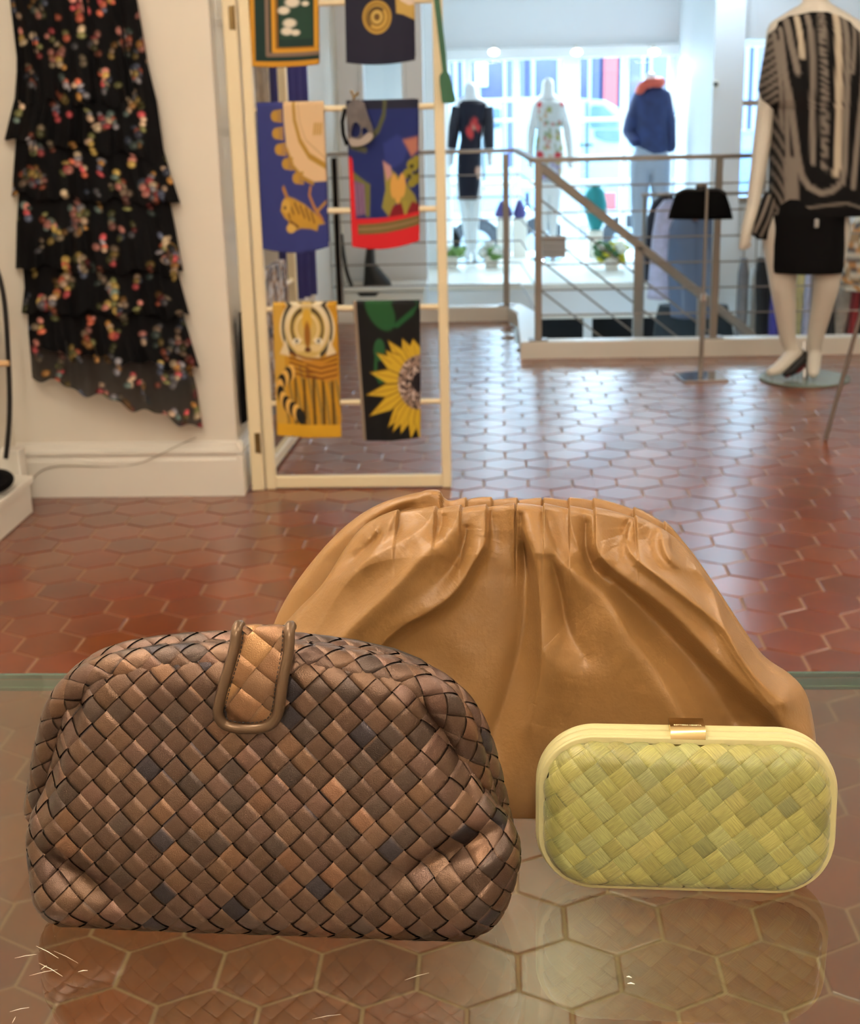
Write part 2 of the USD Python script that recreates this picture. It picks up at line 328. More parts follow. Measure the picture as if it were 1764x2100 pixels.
# display platform under it
plat = thing('display_platform', 'long white window display platform with dark open shelves below it', 'platform', (.7, 10.9, -1.6))
obj('deck', bx(-.62, xr0+.02, 9.8, 12.0, -.02, .02, .006), WHITE, plat)
obj('fascia', bx(-.62, xr0+.02, 9.82, 9.86, -.20, -.02, .004), COOLW, plat)
obj('upper_shelf', bx(.05, xr0, 9.80, 10.4, -.235, -.20, .004), WHITE, plat)
obj('left_panel', bx(-.62, .08, 9.84, 9.9, -1.6, -.2, .004), COOLW, plat)
obj('recess_shade', cat(bx(.08, xr0, 10.5, 10.55, -1.6, -.2), bx(.08, xr0, 9.9, 10.5, -1.58, -1.56)), DARK, plat)  # dark panels stand in for the shade inside the open shelves
for x in (.62, 1.28): obj('post', bx(x, x+.06, 9.84, 9.92, -1.6, -.235, .004), COOLW, plat)
obj('middle_shelf', bx(.08, xr0, 9.86, 10.3, -.62, -.595, .003), STEEL, plat)

# globe lamps out of view, placed to light the bags, walls and floor
GLOBE = mat('unseen_opal_globe', (1, .9, .75), emit=5, ecol=(1, .90, .76)); GLOBE2 = mat('unseen_opal_globe_cool', (.9, .95, 1), emit=5, ecol=(.8, .92, 1))  # bluish ones: unseen, placed near the front to cool header and pier like daylight
for k, (x, y, p, lz) in enumerate(UNSEEN_LAMPS):
    t = thing('unseen_globe_lamp', 'unseen opal globe lamp under the ceiling, placed to light the bags and shop', 'lamp', (x, y, CEIL), group='unseen opal globe lamps')
    m = trimesh.creation.icosphere(3, .10); m.apply_translation([x, y, lz]); obj('globe', m, GLOBE2 if y > 9.3 else GLOBE, t)
    obj('cord', tube([(x, y, CEIL-.02), (x, y, lz+.12)], .004, 8), WHITE, t)
    obj('rose', lathe([(.0001, CEIL-.03), (.03, CEIL-.03), (.05, CEIL-.012), (.05, CEIL-.0005), (.0001, CEIL-.0005)], 24, (x, y)), WHITE, t)
    obj('collar', lathe([(.0001, lz+.125), (.022, lz+.12), (.03, lz+.10), (.03, lz+.085), (.0001, lz+.085)], 20, (x, y)), STEEL, t)
    l = UsdLux.SphereLight.Define(stage, f'{t.GetPath()}/bulb'); l.CreateRadiusAttr(.105); l.CreateColorAttr(Gf.Vec3f(.58, .80, 1) if y > 9.3 else Gf.Vec3f(1, .915, .79)); l.CreateIntensityAttr(46*p); l.AddTranslateOp().Set(Gf.Vec3d(0, 0, lz-CEIL))
# three cool spots over the display window
for px in (1013, 1183, 1342):
    c = at(px, 107, 11.55)
    t = thing('window_spotlight', {1013: 'bright white spot lamp above the dark dress mannequin', 1183: 'bright white spot lamp above the floral top mannequin', 1342: 'bright white spot lamp above the denim jacket mannequin'}[px], 'spot lamp', c)
    m = trimesh.creation.icosphere(2, .034); m.apply_scale([1.25, 1, .8]); m.apply_translation(c); obj('lens', m, mat(f'spot_glow_{px}', (1, 1, 1), emit=9, ecol=(.9, .97, 1)), t)
    obj('stem', tube([c+[0, .0, .02], c+[0, .10, .05], c+[0, .38, .05]], .012), WHITE, t)
    l = UsdLux.DiskLight.Define(stage, f'{t.GetPath()}/bulb'); l.CreateRadiusAttr(.06); l.CreateColorAttr(Gf.Vec3f(.80, .93, 1)); l.CreateIntensityAttr(120); l.AddTranslateOp().Set(Gf.Vec3d(0, -.05, -.05))

# ------------------------------------------------------------------ the glass counter
ctr = thing('glass_counter', 'clear scratched glass counter with a greenish back edge under the three bags', 'counter', (0, .7, 0))
GX0, GX1, GY0, GY1 = -1.0, 1.0, .30, 1.037
obj('top', bx(GX0, GX1, GY0, GY1, TZ-.0048, TZ), TOPGLASS, ctr, smooth=False)
obj('back_edge', bx(GX0, GX1, GY1, GY1+.0035, TZ-.0046, TZ-.0002, .0008), GEDGE, ctr, smooth=False)
obj('back_panel', bx(GX0, GX1, GY1-.006, GY1, .05, TZ-.011), GLASS, ctr, smooth=False)
obj('rail', bx(GX0, GX1, GY1-.012, GY1+.004, TZ-.0102, TZ-.0062, .001), mat('rail_metal', srgb(92, 112, 106), .3, metal=.5), ctr, smooth=False)
for x in (GX0, GX1-.008): obj('side_panel', bx(x, x+.008, GY0, GY1-.01, .05, TZ-.0105), GLASS, ctr, smooth=False)
obj('plinth', cat(bx(GX0, GX1, GY1-.03, GY1, 0, .05, .004), bx(GX0, GX0+.03, GY0, GY1-.03, 0, .05, .004), bx(GX1-.03, GX1, GY0, GY1-.03, 0, .05, .004)), STEEL, ctr, smooth=False)
SCR = mat('scratch', srgb(250, 240, 220), .25, spec=1)
sc = []
for (a, b, c, d, w) in ((74, 1940, 120, 1965, .25), (30, 1965, 75, 1957, .18), (80, 1975, 128, 2002, .22), (60, 2001, 118, 1988, .15), (20, 2075, 60, 2066, .2), (84, 1988, 96, 1980, .3), (25, 2098, 32, 2085, .25), (110, 1950, 160, 1975, .12), (1285, 2003, 1296, 2005, .5), (1287, 2017, 1302, 2018, .5), (160, 1993, 180, 1990, .3), (640, 2090, 700, 2080, .1), (830, 2010, 880, 1995, .12)):
    p, q = onz(a, b, TZ+.00015), onz(c, d, TZ+.00015); sc.append(tube(np.array([p, (p+q)/2+[0, .0006, 0], q]), np.array([.3, 1, .3])*w*.001, 4))
obj('scratches', cat(*sc), SCR, ctr, kind='stuff', smooth=False)

# ------------------------------------------------------------------ woven leather
class Plane:
    """the leaning front plane of a bag; X along it, S up it, depth behind it"""
    def __init__(self, O, yaw, lean):
        y = math.radians(yaw); l = math.radians(lean)
        self.O = np.asarray(O, float); self.ex = np.array([math.cos(y), math.sin(y), 0]); ey = np.array([-math.sin(y), math.cos(y), 0])
        self.es = math.cos(l)*np.array([0, 0, 1])+math.sin(l)*ey; self.en = -(math.cos(l)*ey-math.sin(l)*np.array([0, 0, 1])); self.ey = ey
    def px(self, pts, depth=0.0):
        out = []
        for a, b in pts:
            d = ray(a, b); o = self.O-depth*self.en; t = ((o-CAM)@self.en)/(d@self.en); q = CAM+d*t-o; out.append((q@self.ex, q@self.es))
        return np.array(out)
    def at(self, X, S, depth=0.0):
        return self.O+np.multiply.outer(X, self.ex)+np.multiply.outer(S, self.es)-np.multiply.outer(np.asarray(depth)*np.ones_like(X), self.en)
def spline_poly(pts, n=240):
    return Polygon(smooth_path(pts, n, closed=True)).buffer(0)
def pillow(plane, inner, R, bulge=None):
    ring = inner.exterior
    def P(q):
        pt = shapely.points(q); D = shapely.distance(inner, pt); nb = shapely.get_coordinates(shapely.line_interpolate_point(ring, shapely.line_locate_point(ring, pt)))
        m = np.where(D[:, None] > 1e-9, (q-nb)/np.maximum(D, 1e-9)[:, None], 0); ph = np.minimum(D/R, 3.0)
        o = np.where(D[:, None] > 1e-9, nb+m*(R*np.sin(ph))[:, None], q); dep = R*(1-np.cos(ph))
        if bulge is not None: dep = dep-bulge(q, D)
        return plane.at(o[:, 0], o[:, 1], dep)
    return P
def weave(P, dom, p, ang=45., amp=.0008, crown=.0006, gap=.05, palette=None, na=8, nb=6, seed=0, off=0.0, clip=None, zmin=None, keep=None, even=.4):
    """plain-weave strips on the surface P(q); dom: polygon of the unrolled surface. Returns [(verts, faces, tint, uv)], one per strip run."""
    rg = np.random.default_rng(seed); out = []
    a0 = math.radians(ang); d1 = np.array([math.cos(a0), math.sin(a0)]); d2 = np.array([-math.sin(a0), math.cos(a0)])
    bb = np.array(dom.bounds).reshape(2, 2); cs = np.array([[bb[i, 0], bb[j, 1]] for i in (0, 1) for j in (0, 1)])
    prep = shapely.prepare(dom)
    ncell = 400; cellrand = rg.integers(0, len(palette), (2, ncell, ncell)); celljit = rg.normal(1, .09, (2, ncell, ncell))
    for fam in (0, 1):
        da, db = (d1, d2) if fam == 0 else (d2, -d1)
        A, B = cs@da, cs@db
        i0, i1 = int(np.floor(B.min()/p)), int(np.ceil(B.max()/p)); j0, j1 = int(np.floor(A.min()/p))-1, int(np.ceil(A.max()/p))+1
        for i in range(i0, i1+1):
            a = np.arange(j0*na, j1*na+1)*(p/na); c = np.outer(a, da)+i*p*db
            ins = shapely.contains_xy(dom, c[:, 0], c[:, 1])
            if not ins.any(): continue
            k = np.flatnonzero(np.diff(np.r_[0, ins.astype(int), 0])); toneS = rg.normal(1, .06)
            for s, e in zip(k[::2], k[1::2]):
                if e-s < (7 if clip is not None else 3): continue
                aa = a[s:e]; t = np.linspace(-1, 1, nb); off_b = t*(p/2)*(1-gap)
                q = (aa[:, None, None]*da+(i*p+off_b)[None, :, None]*db).reshape(-1, 2)
                ci = -i if fam else i          # both families agree on the checkerboard
                ph = np.cos(np.pi*aa/p)*(1 if i % 2 == 0 else -1)*(1 if fam == 0 else -1)
                h = np.clip(2.3*ph, -1, 1)*amp
                H = (h[:, None]-crown*np.abs(t)[None, :]**2.5-crown*.6*np.clip(-ph, 0, 1)[:, None]).ravel()+off
                
                if clip is not None:
                    pt = shapely.points(q); o_ = ~shapely.contains_xy(clip, q[:, 0], q[:, 1])
                    if o_.any(): q[o_] = shapely.get_coordinates(shapely.line_interpolate_point(clip.exterior, shapely.line_locate_point(clip.exterior, pt[o_])))
                e_ = 2e-4; v = P(q); n = np.cross(P(q+[e_, 0])-v, P(q+[0, e_])-v); n /= np.linalg.norm(n, axis=1, keepdims=True)+1e-15
                v = v+n*H[:, None]
                if zmin is not None: v[:, 2] = np.maximum(v[:, 2], zmin)
                j = np.round(aa/p).astype(int); r_, c_ = (i, j) if fam == 0 else (i, j)
                col = np.asarray(palette)[cellrand[fam, i % ncell, j % ncell]]*celljit[fam, i % ncell, j % ncell][:, None]*toneS
                tint = np.repeat(col, nb, 0); uv = np.stack([np.repeat(aa/p, nb), np.tile(t*.5+.5, len(aa))+i*3.7+fam*11], 1)
                f = quads(len(aa), nb)
                if fam == 1: pass
                out.append((v, f, np.clip(tint, 0, 1), uv))
    # faces towards the outside
    res = []
    for v, f, tint, uv in out:
        res.append((v, f, tint, uv))
    return res
def add_strips(strips, m, parent, name='woven_strip', flip=False):
    for v, f, tint, uv in strips: obj(name, (v, f[:, ::-1] if flip else f), m, parent, smooth=True, tint=tint, uv=uv)
def tube_map(path, r, up=None):
    path = np.asarray(path, float); d = np.r_[0, np.cumsum(np.linalg.norm(np.diff(path, axis=0), axis=1))]
    t, A, B = frames(path); r = np.broadcast_to(r, (len(path),))
    def P(q):
        u = np.clip(q[:, 0], 0, d[-1]); I = lambda X: np.stack([np.interp(u, d, X[:, k]) for k in range(3)], 1)
        rr = np.interp(u, d, r); g = q[:, 1]/r.mean()
        a, b = I(A), I(B)
        return I(path)+rr[:, None]*(np.cos(g)[:, None]*a+np.sin(g)[:, None]*b)
    return P, d[-1]
def core_shell(plane, poly, T, e=3.0, nr=24, grow=0.0):
    """closed soft body filling the outline, from the front plane to depth T"""
    c = np.array(poly.centroid.coords[0]); ring = np.array(poly.buffer(grow).exterior.coords)[:-1]
    th = np.linspace(0, np.pi, nr+2)[1:-1]; s = np.sin(th)**(2/e); dd = T*.5*(1-np.sign(np.cos(th))*np.abs(np.cos(th))**(2/e))
    V = [plane.at(*(c+(ring-c)*a).T, d) for a, d in zip(s, dd)]; n = len(ring)
    v = np.vstack(V+[plane.at(c[None, 0], c[None, 1], 0), plane.at(c[None, 0], c[None, 1], T)])
    f = quads(nr, n, False, True); q = np.arange(n); q2 = (q+1) % n; N = nr*n
    f = np.vstack([f, np.stack([np.full(n, N), q2, q], 1), np.stack([np.full(n, N+1), (nr-1)*n+q, (nr-1)*n+q2], 1)])
    t = trimesh.Trimesh(v, f, process=False); t.fix_normals() if t.volume < 0 else None
    return np.array(t.vertices), np.array(t.faces)

# ------------------------------------------------------------------ bronze woven frame clutch
BRP = [srgb(*c)*np.array([.68, .665, .655]) for c in [(126, 99, 82)]*4+[(120, 94, 78)]*4+[(131, 103, 84)]*3+[(117, 92, 78)]*4+[(134, 104, 82)]*2+[(122, 96, 84)]*3+[(106, 88, 78)]*2+[(100, 84, 76), (150, 112, 88), (130, 100, 86), (78, 70, 74), (142, 108, 84)]]
LEATH = mat('bronze_leather', (.2, .12, .08), .29, metal=.72, tint=True, bump=.38, bscale=1700, bdist=.0006, spec=.6)
LEATHP = mat('bronze_piping', srgb(104, 82, 62), .33, metal=.6, bump=.2, bscale=700, bdist=.0004)
BCORE = mat('bronze_core', srgb(34, 27, 22), .7)  # near-black core colour, paints shade into the gaps between woven strips
fl, fr = onz(65, 1892, TZ), onz(1000, 1926, TZ)
R1 = .020
y1 = math.degrees(math.atan2(fr[1]-fl[1], fr[0]-fl[0])); pl = Plane((fl+fr)/2+np.array([0, -.74*R1, 0]), y1, 7.0)
brb = thing('clutch_bag', 'dark bronze metallic leather clutch woven from diagonal strips, with a piped flap tab', 'handbag', (*((fl+fr)/2)[:2], TZ))
front_px = [(150, 1400), (200, 1368), (300, 1346), (410, 1336), (520, 1334), (610, 1338), (700, 1350), (790, 1370), (850, 1394), (886, 1420), (902, 1450), (920, 1510), (948, 1580), (985, 1645), (1030, 1700), (1060, 1748), (1064, 1790), (1052, 1840), (1034, 1890), (1005, 1935), (900, 1950), (700, 1945), (500, 1935), (300, 1928), (150, 1925), (70, 1910), (48, 1860), (40, 1800), (33, 1735), (45, 1690), (72, 1640), (92, 1560), (112, 1470), (128, 1415)]
Fp = Polygon(pl.px(front_px)).buffer(0)
minS = 0.001
Fp = Fp.union(sbox(Fp.bounds[0]+.012, minS, Fp.bounds[2]-.024, .03)).buffer(.006).buffer(-.012).buffer(.006).intersection(sbox(-1, minS, 1, 1))
inner = Fp.buffer(-R1*.98)
zb = pl.px([(545, 1620)])[0]
def br_bulge(q, D):
    X, S = q[:, 0], q[:, 1]; d = .007*np.exp(-((S-.055)/.05)**2)*np.exp(-(X/.12)**4)        # the sack swells below the middle
    def dent(c, w, h, rot=0.0):
        c = pl.px([c])[0]; a, b = X-c[0], S-c[1]; u, v = a*math.cos(rot)+b*math.sin(rot), -a*math.sin(rot)+b*math.cos(rot)
        return h*np.exp(-(u/w[0])**2-(v/w[1])**2)
    d = d-dent((150, 1790), (.030, .007), .0065, -.55)-dent((965, 1735), (.034, .007), .006, .42)-dent((870, 1780), (.03, .008), .0025, .3)
    d = d+dent((110, 1850), (.016, .012), .0045)+dent((965, 1850), (.024, .016), .006)+dent((990, 1770), (.02, .006), .003, .4)
    d = d-dent((888, 1450), (.007, .02), .009, .15)-dent((146, 1450), (.006, .016), .007, -.2)
    d = d-dent((950, 1590), (.007, .034), .007, .35)-dent((95, 1600), (.006, .03), .004, -.25)
    return d+.0012*(meshkit.fbm(np.stack([q[:, 0]*40, q[:, 1]*40, 0*q[:, 0]], 1), 3, 3)-.5)
Pf = pillow(pl, inner, R1, br_bulge)
dom = inner.buffer(R1*2.1)
obj('lining', core_shell(pl, Fp.buffer(-.0035), .082, e=3.2), BCORE, brb)
def fit_strips(P, dom, *a, toward=CAM, **kw):
    """strips lie on the outer side: try one sign of the normal, else mirror"""
    c = np.array([dom.representative_point().coords[0]]); e = 2e-4
    n = np.cross(P(c+[e, 0])-P(c), P(c+[0, e])-P(c))[0]
    if n@(toward-P(c)[0]) < 0:
        Q = lambda q: P(q*np.array([-1, 1])); D = shapely.affinity.scale(dom, -1, 1, origin=(0, 0))
        if kw.get('clip') is not None: kw['clip'] = shapely.affinity.scale(kw['clip'], -1, 1, origin=(0, 0))
        return weave(Q, D, *a, **kw)
    return weave(P, dom, *a, **kw)
import shapely.affinity
strips = fit_strips(Pf, dom, .0112, 44.0, .0008, .00034, .085, BRP, seed=3, zmin=TZ+.0006)
add_strips(strips, LEATH, brb)
# the two arched frame tubes, front and rear
def frame_tube(px, depths, r, seed, name):
    pts = []
    for (a, b), d in zip(px, depths):
        X, S = pl.px([(a, b)], d)[0]; pts.append(pl.at(np.array([X]), np.array([S]), d)[0])
    path = smooth_path(pts, 160); P, L = tube_map(path, r)
    obj(name, tube(path, r*.88, 14), BCORE, brb)
    dm = sbox(0.0005, -math.pi*r, L-.0005, math.pi*r)
    mid = path[80]; g = np.linspace(-np.pi, np.pi, 9)
    c = np.array([[L/2, 0.0]]); e = 1e-4; n = np.cross(P(c+[e, 0])-P(c), P(c+[0, e])-P(c))[0]; o = P(c)[0]-mid
    Q = P if n@o > 0 else (lambda q: P(q*np.array([1, -1])))
    add_strips(weave(Q, dm, .0112, 45., .0008, .0003, .07, BRP, seed=seed, na=8, nb=6), LEATH, brb)
frame_tube([(84, 1672), (96, 1600), (112, 1510), (136, 1440), (176, 1400), (232, 1376), (312, 1362), (420, 1354), (520, 1352), (620, 1357), (710, 1368), (800, 1388), (866, 1414), (915, 1452), (948, 1510), (972, 1590), (996, 1690)], [.032, .028, .024, .019, .015, .0135, .0135, .0135, .0135, .0135, .0135, .014, .015, .018, .023, .029, .034], .0095, 5, 'front_frame')
frame_tube([(84, 1668), (98, 1580), (122, 1480), (164, 1408), (228, 1364), (322, 1342), (430, 1332), (530, 1331), (630, 1337), (735, 1354), (830, 1382), (902, 1420), (950, 1470), (980, 1540), (1002, 1625), (1016, 1690)], [.040, .036, .032, .030, .030, .029, .029, .029, .029, .029, .030, .031, .033, .036, .042, .048], .0098, 6, 'rear_frame')
# flap tab folded over the top, with rolled piping
fpx = [(484, 1312), (466, 1390), (453, 1440), (451, 1462), (461, 1481), (485, 1490), (515, 1492), (545, 1488), (566, 1473), (576, 1445), (584, 1390), (594, 1312)]
fq = pl.px(fpx, -.007); topS = fq[:, 1].max(); RF = .006
def Pflap(q):
    X, S = q[:, 0], q[:, 1]; over = np.maximum(S-topS, 0); g = np.minimum(over/RF, 2.2)
    S2 = np.where(over > 0, topS+RF*np.sin(g), S); dep = np.where(over > 0, RF*(1-np.cos(g)), 0)-.007-.004*np.clip(1-np.abs(S-topS)/.02, 0, 1)*0
    low = np.clip((topS-S)/.055, 0, 1); dep = dep-.0035*np.sin(np.pi*np.clip(low, 0, 1))
    return pl.at(X, S2, dep)
tw = (fq[-1, 0]-fq[0, 0])
fd = Polygon(np.vstack([smooth_path(fq, 80), [(fq[-1, 0]-.002, topS+.03), (fq[0, 0]+.002, topS+.03)]])).buffer(0)
flap_strips = fit_strips(Pflap, fd, .0143, 52., .0007, .0007, .04, [srgb(156, 118, 80), srgb(146, 108, 76), srgb(140, 104, 76), srgb(128, 98, 74)], seed=9, clip=fd.buffer(-.0004))  # lighter, golder strip colours paint in the light falling on the flap
fbase = obj('flap', (lambda g: (lambda V, Fc: (Pflap(V)+pl.en*(-.0012), Fc))(*g))((lambda t: (t.vertices[:, :2], t.faces))((lambda m: trimesh.Trimesh(*trimesh.creation.triangulate_polygon(fd, engine='earcut') if False else (lambda vv, ff: (np.c_[vv, np.zeros(len(vv))], ff))(*trimesh.creation.triangulate_polygon(fd, engine='earcut'))).subdivide_to_size(.004))(0))), BCORE, brb)
add_strips(flap_strips, LEATH, fbase)
U = np.vstack([[(fq[0, 0]+.001, topS+.024)], [(fq[0, 0]+.0005, topS+.010)], fq, [(fq[-1, 0]-.0005, topS+.010)], [(fq[-1, 0]-.001, topS+.024)]])
U = smooth_path(U, 150); obj('piping', tube(Pflap(U)+pl.en*.0008, .0030, 12), LEATHP, fbase)
# stitching along the piping
st_ = []
Ui = np.array(LineString(U).offset_curve(-.0036).coords) if Polygon(U).exterior.is_ccw is False else np.array(LineString(U).offset_curve(.0036).coords)
Ld = LineString(Ui); 
for s in np.arange(.02, Ld.length-.02, .0024):
    a, b = np.array(Ld.interpolate(s).coords[0]), np.array(Ld.interpolate(s+.0015).coords[0]); st_.append(tube(Pflap(np.array([a, (a+b)/2, b]))+pl.en*.0009, .00028, 5))
obj('stitching', cat(*st_), BCORE, fbase, kind='stuff')

# ------------------------------------------------------------------ lime woven hard clutch
lf, lr = onz(1200, 1824, TZ), onz(1600, 1836, TZ)
ylm = math.degrees(math.atan2(lr[1]-lf[1], lr[0]-lf[0])); RL = .011
lpl = Plane((lf+lr)/2+np.array([0, -.010, 0]), ylm, 5.0)
lim = thing('box_clutch', 'small pale lime hard clutch woven from thread strips, with a gold clasp', 'handbag', (*((lf+lr)/2)[:2], TZ))
e0, e1 = lpl.px([(1103, 1650), (1708, 1680)], .020)
LW = e1[0]-e0[0]; LC = (e0[0]+e1[0])/2; LH = lpl.px([(1400, 1492)], .026)[0, 1]; rc = .034
ringp = sbox(LC-LW/2+rc, rc+.0012, LC+LW/2-rc, LH-rc).buffer(rc, quad_segs=24).simplify(.00005)
ringp = ringp.buffer(.004).buffer(-.004)
RIMM = mat('lime_rim', srgb(202, 192, 138), .45, bump=.25, bscale=120, bdist=.0006, stretch=(1, 1, 6))
LIMES = mat('lime_thread', (.4, .35, .1), .38, tint=True, uvlines=(16, .28), spec=.6, sheen=.2)
LCORE = mat('lime_core', srgb(112, 106, 50), .7)
def ring_sweep(poly, prof):
    """prof: (outward offset, depth) points swept round the outline"""
    c = np.array([poly.exterior.interpolate(s, normalized=True).coords[0] for s in np.linspace(0, 1, 241)[:-1]])
    if not poly.exterior.is_ccw: c = c[::-1]
    t = np.roll(c, -1, 0)-np.roll(c, 1, 0); t /= np.linalg.norm(t, axis=1, keepdims=True); n = np.stack([t[:, 1], -t[:, 0]], 1)
    V = np.stack([lpl.at(*(c+n*o).T, d) for o, d in prof], 1); return V.reshape(-1, 3), quads(len(c), len(prof), True, True)
def fixed(vf):
    t = trimesh.Trimesh(*vf, process=False)
    if t.volume < 0: t.invert()
    return np.array(t.vertices), np.array(t.faces)
bead = lambda d0, d1, h: [(-.003, d0)]+[(h*math.sin(a), d0+(d1-d0)*(1-math.cos(a))/2) for a in np.linspace(.12, math.pi-.12, 11)]+[(-.003, d1)]
RB = ringp.buffer(-.0014)
obj('front_rim', fixed(ring_sweep(RB, bead(.0125, .0212, .0026))), RIMM, lim)
obj('rear_rim', fixed(ring_sweep(RB, bead(.0216, .0300, .0026))), RIMM, lim)
obj('inner_rim', fixed(ring_sweep(RB, bead(.0100, .0135, .0012))), RIMM, lim)
face = RB.buffer(-.0022)
Lin = face.buffer(-RL)
def l_bulge(q, D): return .0035*np.clip(1-((q[:, 0]-LC)/(LW*.47))**2, 0, 1)*np.clip(1-((q[:, 1]-LH/2)/(LH*.47))**2, 0, 1)
Pl_ = pillow(lpl, Lin, RL, l_bulge)
LP = [srgb(*c)*.79 for c in ((166, 162, 88), (172, 166, 92), (158, 158, 92), (178, 170, 96), (162, 156, 82), (154, 154, 96), (172, 172, 104), (166, 160, 86))]
add_strips(fit_strips(Pl_, Lin.buffer(RL*1.5), .0104, 40.0, .0004, .00028, .022, LP, seed=12, zmin=TZ+.0006), LIMES, lim)
obj('shell', core_shell(lpl, face.buffer(-.001), .0425, e=4.0), LCORE, lim)
# gold clasp bar with its engraved name
cx, cs = lpl.px([(1408, 1487)], .022)[0]; cw = .0200
GOLD = mat('gold_metal', srgb(222, 196, 140), .22, metal=1, bump=.05, bscale=400, stretch=(1, 20, 20))
prof = Polygon([(0.0105, 0), (.0100, .004), (.0108, .0080), (.0125, .0100), (.0145, .0106), (.0275, .0106), (.0290, .0094), (.0290, 0)])
cm = extrude(prof, cw); V = np.array(cm.vertices); top = LH-.0052
obj('clasp', (lpl.at(cx-cw/2+V[:, 2], top+V[:, 1], V[:, 0]), np.array(cm.faces) if False else fixed((lpl.at(cx-cw/2+V[:, 2], top+V[:, 1], V[:, 0]), np.array(cm.faces)))[1]), GOLD, lim, smooth=40, label='gold metal clasp bar')
txt = meshkit.text_mesh('BOTTEGA VENETA', .00125, .00012, bold=True); tv = np.array(txt.vertices); w_ = np.ptp(tv[:, 0]); k = .0158/w_
tv[:, 0] = (tv[:, 0]-tv[:, 0].min())*k-.0079
obj('lettering', (lpl.at(cx+tv[:, 0], top+.01062+tv[:, 2], .0150+tv[:, 1]*1.0), np.array(txt.faces)), mat('clasp_letter', srgb(255, 244, 205), .3, spec=1), lim, smooth=False)

# ------------------------------------------------------------------ tan gathered leather pouch
pb = onz(1100, 1672, TZ)
pp = Plane(pb+np.array([0, -.024, 0]), -2.0, 17.0)
tan = thing('pouch_bag', 'large soft tan leather pouch clutch gathered in pleats along its top frame', 'handbag', (pb[0], pb[1]+.04, TZ))
TANM = mat('tan_leather', srgb(143, 105, 60), .40, vary=.05, vscale=22, bump=.4, bscale=420, bdist=.0007, spec=.42)
def seg_dist(q, pts):
    """distance to a polyline, side (+ = left of its direction) and position along it"""
    best = np.full(len(q), 9.); side = np.zeros(len(q)); tpos = np.zeros(len(q))   # side: -1..1, continuous round the ends
    L = np.r_[0, np.cumsum(np.linalg.norm(np.diff(pts, axis=0), axis=1))]
    for k in range(len(pts)-1):
        a, d = pts[k], pts[k+1]-pts[k]; l2 = d@d; t = np.clip(((q-a)@d)/l2, 0, 1); w = q-(a+t[:, None]*d); ds = np.linalg.norm(w, axis=1); m = ds < best
        best[m] = ds[m]; side[m] = np.clip((d[0]*w[m, 1]-d[1]*w[m, 0])/(np.sqrt(l2)*np.maximum(ds[m], 1e-9)), -1, 1); tpos[m] = (L[k]+t[m]*(L[k+1]-L[k]))/L[-1]
    return best, side, tpos
def folds(q, table, plane, depth=0.0):
    out = np.zeros(len(q)); u = 1/2793*.74
    for pts, h, wo, ws, steep, tail in table:
        c = smooth_path(plane.px(pts, depth), 24); d, s, t = seg_dist(q, c)
        sn = s if steep == 'R' else -s              # S points up: the image's right-hand side is the left of a downward path
        w = (ws*(1+sn)/2+wo*(1-sn)/2)*u*(1+.7*t); c_ = .35*w
        out += h*.0024*np.interp(t, [0, .12, .6, 1], [.75, 1, .9, tail])*np.exp(-(np.sqrt(d*d+c_*c_)-c_)/w)*np.clip(1.6-d/(3.2*w), 0, 1)
    return out
